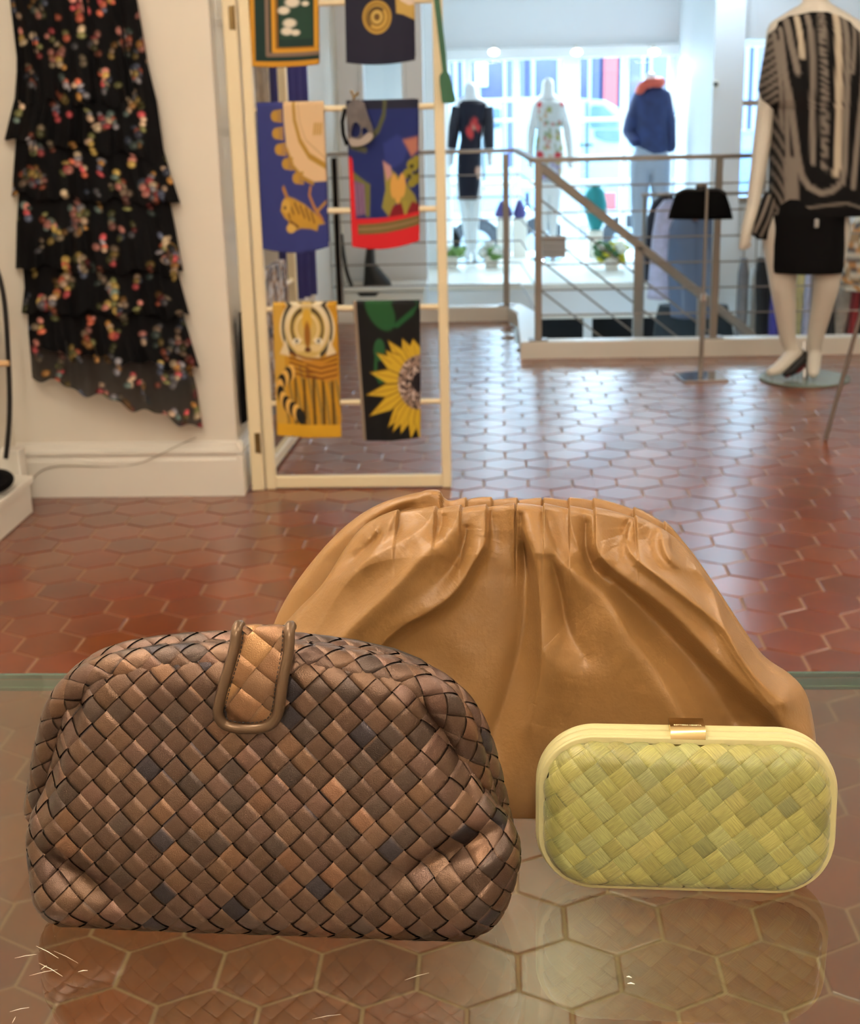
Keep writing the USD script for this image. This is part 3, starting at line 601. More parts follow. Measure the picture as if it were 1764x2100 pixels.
FRONT = [
 ([(805, 1066), (792, 1095), (762, 1138), (735, 1165)], 5, 20, 10, 'R', .2),
 ([(770, 1085), (755, 1105), (742, 1118)], 2.5, 10, 8, 'R', .1),
 ([(892, 1055), (884, 1075), (858, 1096), (819, 1117), (731, 1166), (643, 1212), (576, 1275), (530, 1360)], 9, 52, 20, 'L', .8),
 ([(945, 1050), (936, 1083), (889, 1128), (836, 1184), (766, 1251), (700, 1318), (640, 1420)], 8, 46, 22, 'L', .75),
 ([(999, 1052), (998, 1110), (975, 1150), (935, 1212), (880, 1252), (830, 1280), (760, 1350)], 7, 40, 9, 'R', .45),
 ([(958, 1085), (950, 1120), (936, 1152), (912, 1182), (895, 1194)], -5, 15, 15, 'R', .1),
 ([(778, 1098), (752, 1124), (722, 1148), (690, 1180)], -5, 13, 13, 'R', .3),
 ([(1068, 1062), (1075, 1130), (1084, 1190)], -5.5, 8, 8, 'R', .2),
 ([(1120, 1062), (1138, 1116), (1160, 1150)], -3, 10, 10, 'R', .1),
 ([(1202, 1076), (1204, 1130), (1222, 1172), (1250, 1205)], -6, 13, 13, 'R', .3),
 ([(1292, 1070), (1283, 1104), (1300, 1130)], -5, 10, 10, 'R', .2),
 ([(906, 1052), (903, 1090), (886, 1116)], -4, 10, 10, 'R', .1),
 ([(1006, 1052), (1006, 1100), (1000, 1140)], -4, 9, 9, 'R', .1),
 ([(1060, 1045), (1074, 1088), (1094, 1136), (1106, 1200), (1112, 1290), (1110, 1380), (1090, 1480)], 8, 44, 11, 'L', .35),
 ([(1075, 1130), (1080, 1200), (1075, 1290), (1050, 1400), (1010, 1520)], -4, 22, 22, 'L', .7),
 ([(1113, 1050), (1126, 1108), (1172, 1172), (1232, 1213), (1272, 1281), (1326, 1356), (1390, 1460), (1440, 1560)], 8, 50, 26, 'R', .8),
 ([(1132, 1150), (1150, 1220), (1165, 1290), (1195, 1345)], -5, 20, 16, 'R', .3),
 ([(1108, 1320), (1130, 1348), (1165, 1372), (1205, 1376)], 1.2, 30, 26, 'L', .6),
 ([(1166, 1052), (1178, 1100), (1200, 1150)], 4, 22, 10, 'L', .2),
 ([(1217, 1058), (1224, 1128), (1281, 1183), (1363, 1243), (1439, 1319), (1514, 1394), (1590, 1470), (1640, 1540)], 11, 46, 20, 'L', .85),
 ([(1250, 1180), (1310, 1240), (1390, 1320), (1460, 1400), (1510, 1480)], -5, 24, 24, 'L', .6),
 ([(1300, 1072), (1285, 1110), (1341, 1176), (1420, 1236), (1476, 1281), (1514, 1337), (1552, 1392), (1604, 1440)], 7, 30, 12, 'L', .5),
 ([(1358, 1092), (1360, 1128), (1380, 1155), (1405, 1166)], 6, 14, 9, 'L', .3),
 ([(1376, 1092), (1370, 1120), (1395, 1160)], 4, 12, 7, 'R', .3),
 ([(1430, 1170), (1458, 1200), (1474, 1258), (1494, 1311), (1552, 1390), (1604, 1428)], 4.5, 20, 10, 'L', .6),
 ([(1500, 1260), (1540, 1320), (1590, 1385), (1640, 1402)], -3.5, 12, 12, 'L', .8),
 ([(1590, 1436), (1622, 1426), (1650, 1430)], 2, 18, 14, 'L', .5),
]
def pleat(x, bounds):
    out = np.zeros_like(x); mid = len(bounds)//2
    for k in range(len(bounds)-1):
        a, b = bounds[k], bounds[k+1]; m = (x >= a) & (x < b); t = (x[m]-a)/(b-a)
        out[m] = np.minimum(t**.8, (1-t)/.05) if k < mid else np.minimum((1-t)**.8, t/.05)
    return out
def gathered(outline, bounds, fold_table, depth0, name, seed, center, dp=(.006, .044, .046), T=.05, nA=1000, nT=215, nB=20, ph_amp=.0062, flat=False):
    o = smooth_path(pp.px(outline, depth0), 400, closed=True); c = pp.px([center], depth0)[0]
    q = o-c; al = np.arctan2(q[:, 1], q[:, 0]); rr = np.hypot(*q.T); s = np.argsort(al); al, rr = al[s], rr[s]
    A0 = np.linspace(-np.pi, np.pi, 4000, endpoint=False); wA = np.cumsum(1+1.6*np.clip(np.sin(A0), 0, 1)); A = np.interp(np.linspace(wA[0], wA[-1]*(1-1/nA), nA), wA, A0); RHO_ = np.interp(A, al, rr, period=2*np.pi)
    up = np.clip(np.sin(A), 0, 1); dn = np.clip(-np.sin(A), 0, 1); sd = np.abs(np.cos(A)); w = np.stack([up**1.2, sd**2, dn**2]); Dp = (w*np.array(dp)[:, None]).sum(0)/w.sum(0)
    bx_ = pp.px([(b, 1045) for b in bounds], depth0)[:, 0]
    T_ = np.concatenate([.15*np.linspace(0, 1, nT)+.85*2/np.pi*np.arcsin(np.linspace(0, 1, nT)**(1/.62)), 1+np.linspace(0, 1, nB)[1:]])
    tt, aa = np.meshgrid(T_, np.arange(nA), indexing='ij'); ph = tt*np.pi/2; e = .62
    r = RHO_[aa]*np.maximum(np.sin(ph), 0)**e; Dm = Dp[aa]*(1-np.clip(tt-1, 0, 1))+np.mean(dp)*np.clip(tt-1, 0, 1)
    dep = Dm*(1-np.sign(np.cos(ph))*np.abs(np.cos(ph))**e)
    X = c[0]+r*np.cos(A)[aa]; S = c[1]+r*np.sin(A)[aa]
    Q = np.stack([X.ravel(), S.ravel()], 1); front = np.clip(np.cos(ph)*2.5+.25, 0, 1).ravel()
    # height of the top edge above each point
    tb = np.interp(Q[:, 0], *(lambda t: (t[:, 0], t[:, 1]))(o[(o[:, 1] > c[1])][np.argsort(o[(o[:, 1] > c[1])][:, 0])]))
    below = np.clip(tb-Q[:, 1], 0, 1); p_ = pleat(Q[:, 0], bx_); pw = np.exp(-below/.022)*np.clip(1.25-below/.05, 0, 1)
    disp = front*(folds(Q, fold_table, pp, depth0)*(.5+.5*np.clip(below/.03, 0, 1))+ph_amp*(p_-.45)*pw)
    disp += front*(.004*(meshkit.fbm(np.c_[Q*14, np.full(len(Q), seed)], 3, seed)-.5)+.0012*(meshkit.fbm(np.c_[Q*60, np.full(len(Q), seed)], 2, seed+5)-.5))
    v = pp.at(Q[:, 0], Q[:, 1]+pw*p_*.0022, depth0+dep.ravel()-disp)
    v[:, 2] = np.maximum(v[:, 2], TZ+.0008)
    f = quads(len(T_), nA, False, True); t = trimesh.Trimesh(v, f, process=False)
    if t.volume < 0: t.invert()
    return obj(name, (np.array(t.vertices), np.array(t.faces)), TANM, tan, smooth=True)
fo = [(545, 1312), (576, 1275), (610, 1240), (645, 1205), (664, 1178), (690, 1135), (720, 1095), (752, 1068), (790, 1055), (815, 1050), (856, 1046), (896, 1043), (947, 1041), (1000, 1040), (1058, 1038), (1113, 1038), (1166, 1043), (1217, 1046), (1260, 1052), (1303, 1062), (1345, 1078), (1378, 1094), (1410, 1120), (1450, 1170), (1500, 1248), (1555, 1322), (1600, 1368), (1645, 1398), (1672, 1430), (1686, 1475), (1692, 1530), (1688, 1610), (1660, 1670), (1590, 1705), (1400, 1712), (1100, 1712), (800, 1712), (600, 1705), (535, 1670), (505, 1600), (500, 1500), (512, 1400)]
gathered(fo, [762, 815, 896, 947, 1000, 1058, 1113, 1166, 1217, 1303, 1378], FRONT, 0.0, 'front_panel', 2, (1090, 1440))
REAR = [([(880, 1012), (840, 1022), (790, 1040), (720, 1085), (670, 1130), (620, 1200)], 5, 20, 12, 'L', .5), ([(840, 1040), (800, 1055), (760, 1080)], -3, 10, 10, 'L', .5)]
ro = [(556, 1262), (600, 1190), (640, 1140), (690, 1088), (740, 1050), (790, 1026), (840, 1012), (882, 1007), (903, 1014), (912, 1024), (960, 1024), (1010, 1025), (1063, 1026), (1113, 1026), (1165, 1026), (1215, 1026), (1260, 1034), (1300, 1044), (1340, 1060), (1370, 1076), (1420, 1126), (1470, 1195), (1530, 1285), (1600, 1372), (1650, 1420), (1660, 1500), (1640, 1640), (1100, 1660), (600, 1640), (530, 1500), (530, 1340)]
gathered(ro, [860, 905, 957, 1010, 1063, 1113, 1165, 1215, 1300, 1365, 1400], REAR, .020, 'rear_panel', 4, (1090, 1400), dp=(.006, .03, .03), nA=700, nT=150, ph_amp=.004)

# ------------------------------------------------------------------ the cream folding scarf rack
RY = 4.52
rack = thing('scarf_rack', 'cream wooden folding scarf rack with rungs standing by the pier', 'rack', (-.5, RY, 0))
rx0, rx1 = -.822, -.178
ztop = 1.86
HINGE = mat('hinge_metal', srgb(120, 98, 60), .4, metal=.8)
obj('right_stile', bx(rx1-.018, rx1+.014, RY-.018, RY+.014, 0, ztop, .003), CREAM, rack)
obj('left_stile', bx(rx0+.018, rx0+.052, RY-.018, RY+.014, 0, ztop, .003), CREAM, rack)
obj('bottom_rail', bx(rx0+.052, rx1-.018, RY-.016, RY+.012, .004, .044, .003), CREAM, rack)
RZ = [at(700, p, RY)[2] for p in (825, 632, 432, 222, 5)]
for z in RZ: obj('rung', tube([(rx0+.04, RY, z), (rx1, RY, z)], .0095, 12), CREAM, rack)
# the second leaf, folded back behind the first
LE = np.array([-.80, 5.33])
obj('back_leaf_stile', bx(rx0-.030, rx0+.014, RY-.030, RY+.016, 0, ztop, .003), CREAM, rack)
def leaf(t, z): q = np.array([rx0-.01, RY+.02])*(1-t)+LE*t; return np.array([q[0], q[1], z])
obj('back_leaf_stile', bar(leaf(1, 0), leaf(1, ztop), .034, .034), CREAM, rack)
obj('back_leaf_rail', bar(leaf(.02, .03), leaf(.98, .03), .03, .045), CREAM, rack)
for z in RZ: obj('back_leaf_rung', tube([leaf(.02, z), leaf(.98, z)], .0095, 10), CREAM, rack)
for p in (38, 905):
    z = at(470, p, RY)[2]; obj('hinge', cat(bx(rx0-.010, rx0+.004, RY-.0325, RY-.029, z-.035, z+.035, .001), tube([(rx0+.006, RY-.031, z-.036), (rx0+.006, RY-.031, z+.036)], .004, 8)), HINGE, rack)

CLOTH = mat('scarf_silk', (.5, .5, .5), .6, tint=True, spec=.2, bump=.03, bscale=60)
def scarf(name, label, tl, tr, bl, br, z_r, paint, y=RY, back=.8, nu=90, nv=170, sag=8, thick=.004, lf=None):
    """folded silk hung over a rung: one closed sheet, printed on its vertices. paint(tint, uv) with u 0..1 across, v 0..1 down the front"""
    Yf = y-.016; a, b, c, d = (at(*p, Yf) for p in (tl, tr, bl, br)); c[2] = min(c[2], a[2]-.02)
    lf_ = a[2]-c[2]; th = np.linspace(0, np.pi, 13)
    # profile: distance below the rung line, and depth
    f_ = np.linspace(1, 0, nv); prof = [(lf_*t, -.014) for t in f_]+[(-.012*math.sin(t), -.014*math.cos(t)) for t in th[1:-1]]+[(lf_*back*t, .014) for t in np.linspace(0, 1, 40)]
    prof = np.array(prof); u = np.linspace(0, 1, nu)
    vv = prof[:, 0]/lf_; U, V = np.meshgrid(u, vv)
    edge = lambda t: (a[0]*(1-t)+c[0]*t, b[0]*(1-t)+d[0]*t)
    x0, x1 = edge(np.clip(V, 0, 1)); X = x0*(1-U)+x1*U
    low = sag*.001*(1-(2*U-1)**2)*np.clip(V, 0, 1)**3
    Z = z_r-V*lf_-low+np.clip(V, 0, 1)*(d[2]-c[2])*U
    wav = .0035*np.sin(U*7+1.3)*np.clip(V, 0, 1)+.002*np.sin(U*17+V*3)*np.clip(V, 0, 1)
    Y = y+prof[:, 1][:, None]+wav
    outer = np.stack([X, Y, Z], -1); n = len(prof)
    pn = np.gradient(prof, axis=0); nr = np.stack([-pn[:, 1]*0+(np.abs(pn[:, 0]) > 1e-6)*np.sign(prof[:, 1]), -np.abs(pn[:, 1])/(np.abs(pn[:, 1])+np.abs(pn[:, 0])+1e-9)], 1)
    inner = outer.copy(); inner[..., 1] -= np.clip(prof[:, 1]/.014, -1, 1)[:, None]*thick; inner[..., 2] -= np.where(prof[:, 0] < 0, thick, 0)[:, None]
    ring = np.concatenate([outer, inner[::-1]], 0); N = len(ring); v = ring.reshape(-1, 3)
    f = quads(N, nu, True, False)
    ends = []
    for col, fl in ((0, False), (nu-1, True)):
        for k in range(n-1):
            q = [k*nu+col, (k+1)*nu+col, (N-2-k)*nu+col, (N-1-k)*nu+col]
            ends += [[q[0], q[1], q[2]], [q[0], q[2], q[3]]] if fl else [[q[0], q[2], q[1]], [q[0], q[3], q[2]]]
    f = np.vstack([f, np.array(ends)]); t = trimesh.Trimesh(v, f, process=False)
    if t.volume < 0: t.invert()
    uv = np.stack([np.tile(U, (1, 1)), np.abs(V)], -1); uv = np.concatenate([uv, uv[::-1]], 0).reshape(-1, 2)
    tint = np.zeros((len(v), 3)); paint(tint, uv)
    return single(name, (np.array(t.vertices), np.array(t.faces)), CLOTH, label, 'scarf', tint=tint)
S_ = srgb
def ellipse_pts(c, rx, ry, n=24, a0=0, a1=2*math.pi): return [(c[0]+rx*math.cos(t), c[1]+ry*math.sin(t)) for t in np.linspace(a0, a1, n)]

def p_tiger(t, q):                     # golden scarf: striped big-cat head upside down, coat and ringed tail
    t[:] = S_(196, 146, 40)
    k = (np.sin(q[:, 0]*60+4*np.sin(q[:, 1]*5)) > .2)&(q[:, 1] > .45)&(q[:, 1] < .90)&(q[:, 0] > .12); t[k] = S_(150, 122, 58)
    k = (np.sin(q[:, 0]*43+1) > .5)&(q[:, 1] > .55)&(q[:, 1] < .90)&(q[:, 0] > .3); t[k] = S_(96, 70, 22)
    k = (q[:, 0] < .16); t[k] = S_(206, 164, 70)
    paint_oval(t, q, (.53, .17), .43, .24, S_(232, 220, 188), .06); paint_oval(t, q, (.53, .2), .34, .2, S_(206, 178, 106), .2)
    for s in (-1, 1):
        for r, w, col in ((.38, .04, (60, 54, 40)), (.30, .02, (240, 232, 205)), (.24, .035, (80, 66, 38)), (.17, .02, (236, 220, 170))):
            paint_line(t, q, [(.53+s*r*math.cos(a), .17+r*.62*math.sin(a)) for a in np.linspace(-1.2, 1.0, 16)], w, S_(*col), .012)
        paint_oval(t, q, (.53+s*.17, .265), .06, .022, S_(240, 236, 220), .2); paint_oval(t, q, (.53+s*.17, .265), .024, .014, S_(70, 60, 40), .3)
        paint_oval(t, q, (.53+s*.12, .315), .09, .03, S_(226, 206, 150), .4); paint_poly(t, q, [(.53+s*.34, .25), (.53+s*.44, .36), (.53+s*.28, .38)], S_(228, 214, 180), .02)
    paint_oval(t, q, (.53, .11), .075, .085, S_(214, 172, 62), .2); paint_oval(t, q, (.53, .22), .05, .10, S_(150, 98, 34), .4); paint_oval(t, q, (.53, .33), .05, .02, S_(96, 56, 30), .4)
    for y in (.385, .42, .455, .49, .525): paint_line(t, q, [(.24, y-.03), (.5, y+.01), (.75, y+.02), (.98, y-.02)], .018, S_(128, 76, 26), .01)
    paint_poly(t, q, [(.42, .40), (.62, .52), (.8, .58), (.98, .55), (.98, .44), (.7, .42)], S_(190, 134, 44), .03)
    for y in (.44, .48, .52): paint_line(t, q, [(.5, y), (.72, y+.03), (.97, y)], .014, S_(110, 62, 24), .01)
    tail = [(.26, .50), (.13, .56), (.07, .62), (.10, .69), (.18, .75), (.30, .80), (.40, .85)]
    c = smooth_path(np.array(tail), 60)
    for k in range(0, 59):
        paint_line(t, q, c[k:k+2], .115, S_(30, 28, 24) if (k//5) % 2 else S_(226, 180, 96), .01)
    paint_oval(t, q, (.40, .85), .06, .035, S_(24, 22, 22), .2)
    k = q[:, 1] > .905; t[k] = S_(216, 166, 44)
def p_sun(t, q):                       # black scarf, half sunflower and green leaves
    t[:] = S_(16, 17, 20)
    paint_oval(t, q, (.40, .04), .24, .13, S_(34, 84, 46), .15, .4); paint_poly(t, q, [(.42, .15), (.62, .14), (.98, .0), (.9, .08), (.66, .17)], S_(32, 88, 50), .02)
    paint_oval(t, q, (.36, .33), .09, .08, S_(36, 88, 52), .15, -.5); paint_line(t, q, [(.30, .40), (.28, .50), (.34, .555), (.60, .52)], .045, S_(36, 90, 50), .02)
    C = np.array([1.0, .58])
    for a, L, w in ((2.0, .36, .05), (2.28, .46, .05), (2.6, .50, .052), (2.95, .52, .05), (3.3, .60, .045), (3.6, .66, .05), (3.95, .50, .05), (4.25, .46, .055), (4.5, .48, .055), (4.7, .50, .05), (2.45, .40, .05), (4.08, .50, .05), (1.75, .3, .06)):
        d = np.array([math.cos(a), -math.sin(a)*.55]); b = C+d*.3; e = C+d*(.3+L); n = np.array([-d[1], d[0]*.55])*1.6
        n = np.array([math.sin(a), math.cos(a)*.55]); m = b*.55+e*.45
        paint_poly(t, q, [b-n*w, m-n*w*1.9, e, m+n*w*1.9, b+n*w], S_(206, 172, 50), .012)
        paint_line(t, q, [b, e*.8+b*.2], .008, S_(160, 120, 30), .01); paint_line(t, q, [b+n*w, m+n*w*1.9, e], .008, S_(120, 92, 24), .01)
    paint_oval(t, q, C, .36, .205, S_(150, 128, 118), .05)
    rg = np.random.default_rng(5)
    for k in range(130):
        a = rg.uniform(1.57, 4.71); r = rg.uniform(.12, .35); paint_oval(t, q, C+np.array([math.cos(a)*r, math.sin(a)*r*.57]), .016, .009, S_(*((36, 30, 34) if k % 3 else (214, 196, 190))), .3)
    paint_oval(t, q, C, .13, .08, S_(26, 22, 30), .2); k = q[:, 0] < .055; t[k] = S_(190, 170, 150)*.55
def p_blue(t, q):                      # blue and cream scarf, golden prowling animal, row of small golden emblems
    t[:] = S_(48, 56, 122)
    paint_poly(t, q, [(.40, -.1), (.40, .10), (.43, .30), (.52, .42), (.66, .49), (.80, .53), (1.1, .53), (1.1, -.1)], S_(222, 192, 152), .01)
    paint_line(t, q, [(.55, -.02), (.56, .10), (.63, .24), (.76, .35), (1.02, .43)], .045, S_(172, 134, 52), .012); paint_line(t, q, [(.62, .0), (.64, .12), (.72, .24), (1.0, .37)], .012, S_(190, 160, 120), .012)
    paint_line(t, q, [(.43, .30), (.52, .42), (.66, .50), (.80, .54)], .03, S_(166, 128, 48), .012)
    for x, y in ((.29, .07), (.30, .19), (.33, .30), (.43, .40), (.58, .50)):
        for dy in (-.036, -.012, .012, .036): paint_line(t, q, [(x-.03, y+dy*.8), (x+.08, y+dy)], .018, S_(176, 136, 56), .008)
        paint_oval(t, q, (x-.03, y), .05, .035, S_(180, 140, 58), .3)
    for k in range(4): paint_line(t, q, [(.86+k*.035, .13), (.84+k*.035, .20)], .02, S_(180, 140, 60), .01)
    body_ = [(.34, .66), (.40, .62), (.52, .64), (.66, .68), (.80, .74), (.92, .80), (.96, .83), (.86, .83), (.84, .87), (.74, .85), (.60, .84), (.48, .86), (.40, .85), (.42, .79), (.36, .77), (.30, .72)]
    paint_poly(t, q, body_, S_(186, 144, 52), .015)
    for a, b in (((.45, .68), (.50, .74)), ((.52, .67), (.58, .74)), ((.60, .69), (.66, .77)), ((.68, .71), (.73, .79)), ((.76, .74), (.80, .81)), ((.40, .70), (.44, .77)), ((.44, .79), (.56, .83))): paint_line(t, q, [a, b], .02, S_(104, 72, 34), .01)
    paint_oval(t, q, (.39, .69), .07, .05, S_(200, 160, 74), .3); paint_oval(t, q, (.37, .70), .02, .012, S_(50, 40, 50), .4); paint_oval(t, q, (.45, .84), .07, .03, S_(206, 170, 90), .3)
    paint_line(t, q, [(.92, .80), (.80, .70), (.74, .62), (.76, .57)], .03, S_(176, 120, 60), .012); paint_line(t, q, [(.84, .74), (.98, .68)], .025, S_(176, 130, 60), .012); paint_line(t, q, [(.36, .57), (.40, .62)], .04, S_(170, 120, 60), .02)
def p_red(t, q):                       # deep blue scarf with ochre flowers, red border
    t[:] = S_(26, 40, 104)
    k = q[:, 1] < .04; t[k] = S_(30, 32, 54)
    paint_poly(t, q, [(.50, .28), (.52, .40), (.62, .46), (.78, .42), (.84, .34), (.80, .25), (.70, .22)], S_(40, 54, 126), .03)
    paint_line(t, q, [(.54, -.02), (.52, .08), (.44, .18), (.30, .25), (.10, .27)], .05, S_(84, 88, 62), .02); paint_line(t, q, [(.05, .29), (.25, .32)], .04, S_(96, 100, 76), .02)
    for c, r in (((.92, .44), .09), ((.84, .50), .07), ((.97, .54), .08), ((.90, .57), .06), ((.97, .40), .05)): paint_oval(t, q, c, r, r*.5, S_(136, 128, 44), .3)
    for c in ((.9, .45), (.96, .5), (.86, .52)): paint_oval(t, q, c, .03, .016, S_(60, 58, 30), .4)
    paint_poly(t, q, [(.78, .26), (.99, .24), (.99, .34), (.90, .38)], S_(170, 110, 96), .03)
    paint_poly(t, q, [(.50, .42), (.60, .46), (.80, .56), (.94, .66), (.99, .74), (.90, .72), (.80, .84), (.74, .72), (.66, .70), (.58, .80), (.46, .72), (.52, .60)], S_(140, 132, 62), .02)
    for c, rot in (((.64, .58), 0.1), ((.76, .58), .0), ((.70, .62), .1)): paint_oval(t, q, c, .05, .085, S_(206, 158, 82), .25, rot)
    paint_poly(t, q, [(.49, .40), (.60, .44), (.62, .50), (.54, .54)], S_(186, 140, 140), .02)
    paint_poly(t, q, [(.55, .80), (.62, .72), (.74, .70), (.80, .80), (.90, .70), (1.05, .74), (1.05, .90), (.5, .90)], S_(120, 22, 36), .02); paint_poly(t, q, [(.76, .68), (.84, .70), (.80, .86)], S_(150, 142, 60), .015)
    paint_poly(t, q, [(.04, .52), (.22, .54), (.24, .76), (.08, .78)], S_(112, 84, 120), .02); paint_poly(t, q, [(.04, .46), (.24, .54), (.30, .56), (.28, .78), (.22, .78), (.22, .56), (.04, .52)], S_(104, 106, 58), .015)
    for x in (.08, .14, .19): paint_line(t, q, [(x, .56), (x+.02, .76)], .01, S_(140, 116, 150), .008)
    k = q[:, 1] > .795+.03*q[:, 0]*0; paint_poly(t, q, [(-.1, .80), (1.1, .78), (1.1, 1.2), (-.1, 1.2)], S_(202, 34, 44), .01)
    paint_poly(t, q, [(.10, .835), (1.1, .805), (1.1, .875), (.10, .905)], S_(112, 100, 58), .01); paint_line(t, q, [(.1, .87), (1.1, .84)], .014, S_(140, 116, 84), .01)
    paint_line(t, q, [(.02, .40), (.03, .6), (.04, 1.0)], .075, S_(206, 36, 46), .02)
def p_green(t, q):                     # dark green scarf with gold frames
    t[:] = S_(20, 48, 44)
    for r, w, col in ((.07, .06, (196, 140, 40)), (.28, .05, (124, 104, 92)), (.37, .05, (206, 150, 44)), (.42, .02, (150, 100, 24))):
        paint_line(t, q, [(r, -.2), (r, 1-r*.55), (1.2, 1-r*.55)], w*1.1, S_(*col), .01)
    paint_poly(t, q, [(.46, -.1), (.92, -.1), (.92, .66), (.46, .66)], S_(30, 62, 50), .01)
    for c, r in (((.52, .3), .08), ((.60, .46), .09), ((.56, .56), .08), ((.68, .58), .06), ((.64, .2), .1), ((.86, .1), .06), ((.82, .22), .05)): paint_oval(t, q, c, r, r*.6, S_(228, 222, 206), .5)
    paint_line(t, q, [(.97, -.1), (.97, .75)], .06, S_(206, 150, 44), .01)
def p_navy(t, q):                      # navy scarf with a golden coiled medallion
    t[:] = S_(28, 28, 50)
    for r, col in ((.21, (176, 142, 66)), (.175, (138, 106, 44)), (.15, (190, 156, 76)), (.11, (120, 92, 40)), (.085, (196, 166, 92)), (.045, (104, 80, 40))): paint_oval(t, q, (.46, .42), r, r*1.02, S_(*col), .06)
    paint_line(t, q, ellipse_pts((.46, .43), .13, .13, 20, 2.4, 5.4), .03, S_(60, 46, 30), .02)
    paint_poly(t, q, [(.72, -.1), (.74, .38), (.84, .40), (1.1, .52), (1.1, -.1)], S_(190, 160, 88), .02); paint_poly(t, q, [(.80, -.1), (.80, .22), (.92, .28), (1.1, .26), (1.1, -.1)], S_(222, 206, 190), .02)
scarf('scarf', 'golden tiger print silk scarf folded over the lowest occupied rung', (559, 630), (690, 630), (568, 895), (700, 899), RZ[1]+.012, p_tiger, back=.9, sag=3)
scarf('scarf', 'black silk scarf with a large yellow half sunflower and green leaves', (724, 630), (861, 630), (745, 908), (862, 902), RZ[1]+.012, p_sun, back=.95, sag=5)
scarf('scarf', 'blue and cream silk scarf with a golden prowling animal', (526, 220), (663, 220), (537, 512), (674, 508), RZ[3]+.012, p_blue, back=.97, sag=16)
scarf('scarf', 'deep blue silk scarf with ochre flowers and a bright red border', (710, 220), (858, 218), (722, 512), (860, 500), RZ[3]+.012, p_red, back=.95, sag=16)
scarf('scarf', 'dark green silk scarf with nested gold frames at the rack top', (502, -75), (650, -75), (506, 88), (651, 84), RZ[4]+.05, p_green, back=.98, sag=6)
scarf('scarf', 'navy silk scarf with a golden coiled medallion at the rack top', (705, -75), (848, -75), (708, 86), (850, 80), RZ[4]+.05, p_navy, back=.95, sag=10)
# upper rung that carries the two top scarves
obj('rung', tube([(rx0+.04, RY, RZ[4]+.052+.17), (rx1, RY, RZ[4]+.052+.17)], .0095, 12), CREAM, rack) if False else None

# grey patterned scarf on the folded-back leaf
def hung_on_leaf(name, label, t0, t1, z_top, z_bot, cols):
    nu, nv = 40, 90; u = np.linspace(t0, t1, nu); v = np.linspace(0, 1, nv); U, V = np.meshgrid(u, v)
    P0, P1 = leaf(0, 0), leaf(1, 0); d = (P1-P0); n = np.array([d[1], -d[0], 0])/np.linalg.norm(d)
    base = P0[None, None]+U[..., None]*d; off = .014+.008*np.sin(U*60)*V+.004*np.sin(U*25+V*4)
    A = base+n*off[..., None]; B = base-n*(.014+.006*np.sin(U*50)*V)[..., None]
    A[..., 2] = z_top-V*(z_top-z_bot); B[..., 2] = z_top-V*(z_top-z_bot)*.96
    ring = np.concatenate([A[::-1], B], 0); g = ring.reshape(-1, 3); f = quads(2*nv, nu)
    q = np.concatenate([np.stack([U, V], -1)[::-1], np.stack([U, V], -1)], 0).reshape(-1, 2)
    k = meshkit.fbm(np.c_[q[:, 0]*25, q[:, 1]*12, q[:, 0]*0], 3, 4)*len(cols)*1.3; tint = np.array([S_(*cols[int(c) % len(cols)]) for c in k])
    return single(name, (g, f), CLOTH, label, 'scarf', tint=tint)
hung_on_leaf('scarf', 'grey and slate patterned scarf on the folded-back rack leaf', .25, .75, RZ[1]+.10, RZ[0]-.10, [(92, 96, 110), (150, 152, 160), (70, 68, 78), (176, 150, 128), (206, 208, 214)])
hung_on_leaf('scarf', 'tan taupe scarf hanging high on the folded-back rack leaf', .30, .62, RZ[4]+.12, RZ[2]-.02, [(140, 124, 104), (128, 112, 94), (150, 134, 112)])

# the narrow grey ribbon loop and the gold clip over the second rung
rz = RZ[3]; c0 = at(738, 215, RY-.035)
loop = np.array([at(*p, RY-.040+d) for p, d in (((722, 212), .02), ((738, 203), .012), ((752, 214), .0), ((760, 250), -.006), ((764, 275), -.004), ((756, 292), .0), ((735, 298), .002), ((716, 296), .006), ((708, 270), .008), ((710, 235), .012), ((716, 216), .018))])
lp = smooth_path(loop, 80, closed=True)
def ribbon(path, w, t=.0016, closed=True):
    T = np.roll(path, -1, 0)-np.roll(path, 1, 0) if closed else np.gradient(path, axis=0); T /= np.linalg.norm(T, axis=1, keepdims=True)
    y = np.array([0, 1., 0])+0*T; y -= T*(T*y).sum(1, keepdims=True); y /= np.linalg.norm(y, axis=1, keepdims=True); n = np.cross(T, y)
    V = np.stack([path+y*w/2+n*t, path+y*w/2-n*t, path-y*w/2-n*t, path-y*w/2+n*t], 1); return V.reshape(-1, 3), quads(len(path), 4, closed, True)
rb = thing('ribbon_scarf', 'narrow grey silk ribbon scarf looped over the rung with a gold clip', 'scarf', tuple(c0))
GREYS = mat('grey_silk', srgb(84, 78, 82), .35, spec=.6, vary=.35, vscale=30)
def px_plate(pts, holes, Y, t):
    g = lambda L: [(at(a, b, Y)[0], at(a, b, Y)[2]) for a, b in smooth_path(np.array(L, float), 60, closed=True)]
    P = Polygon(g(pts), [g(h) for h in holes]).buffer(0); P = P if P.geom_type == 'Polygon' else max(P.geoms, key=lambda q: q.area)
    m = extrude(P, t); T = np.eye(4); T[:3, :3] = np.array([[1, 0, 0], [0, 0, -1], [0, 1, 0]]); m.apply_transform(T); m.apply_translation([0, Y+t/2, 0]); return m
obj('band', px_plate([(712, 218), (724, 205), (742, 206), (750, 222), (760, 250), (765, 272), (756, 290), (735, 299), (718, 294), (714, 262)], [[(722, 262), (729, 250), (737, 256), (739, 272), (733, 281), (723, 281)], [(744, 262), (750, 262), (755, 274), (748, 280)]], RY-.042, .012), GREYS, rb, smooth=25)
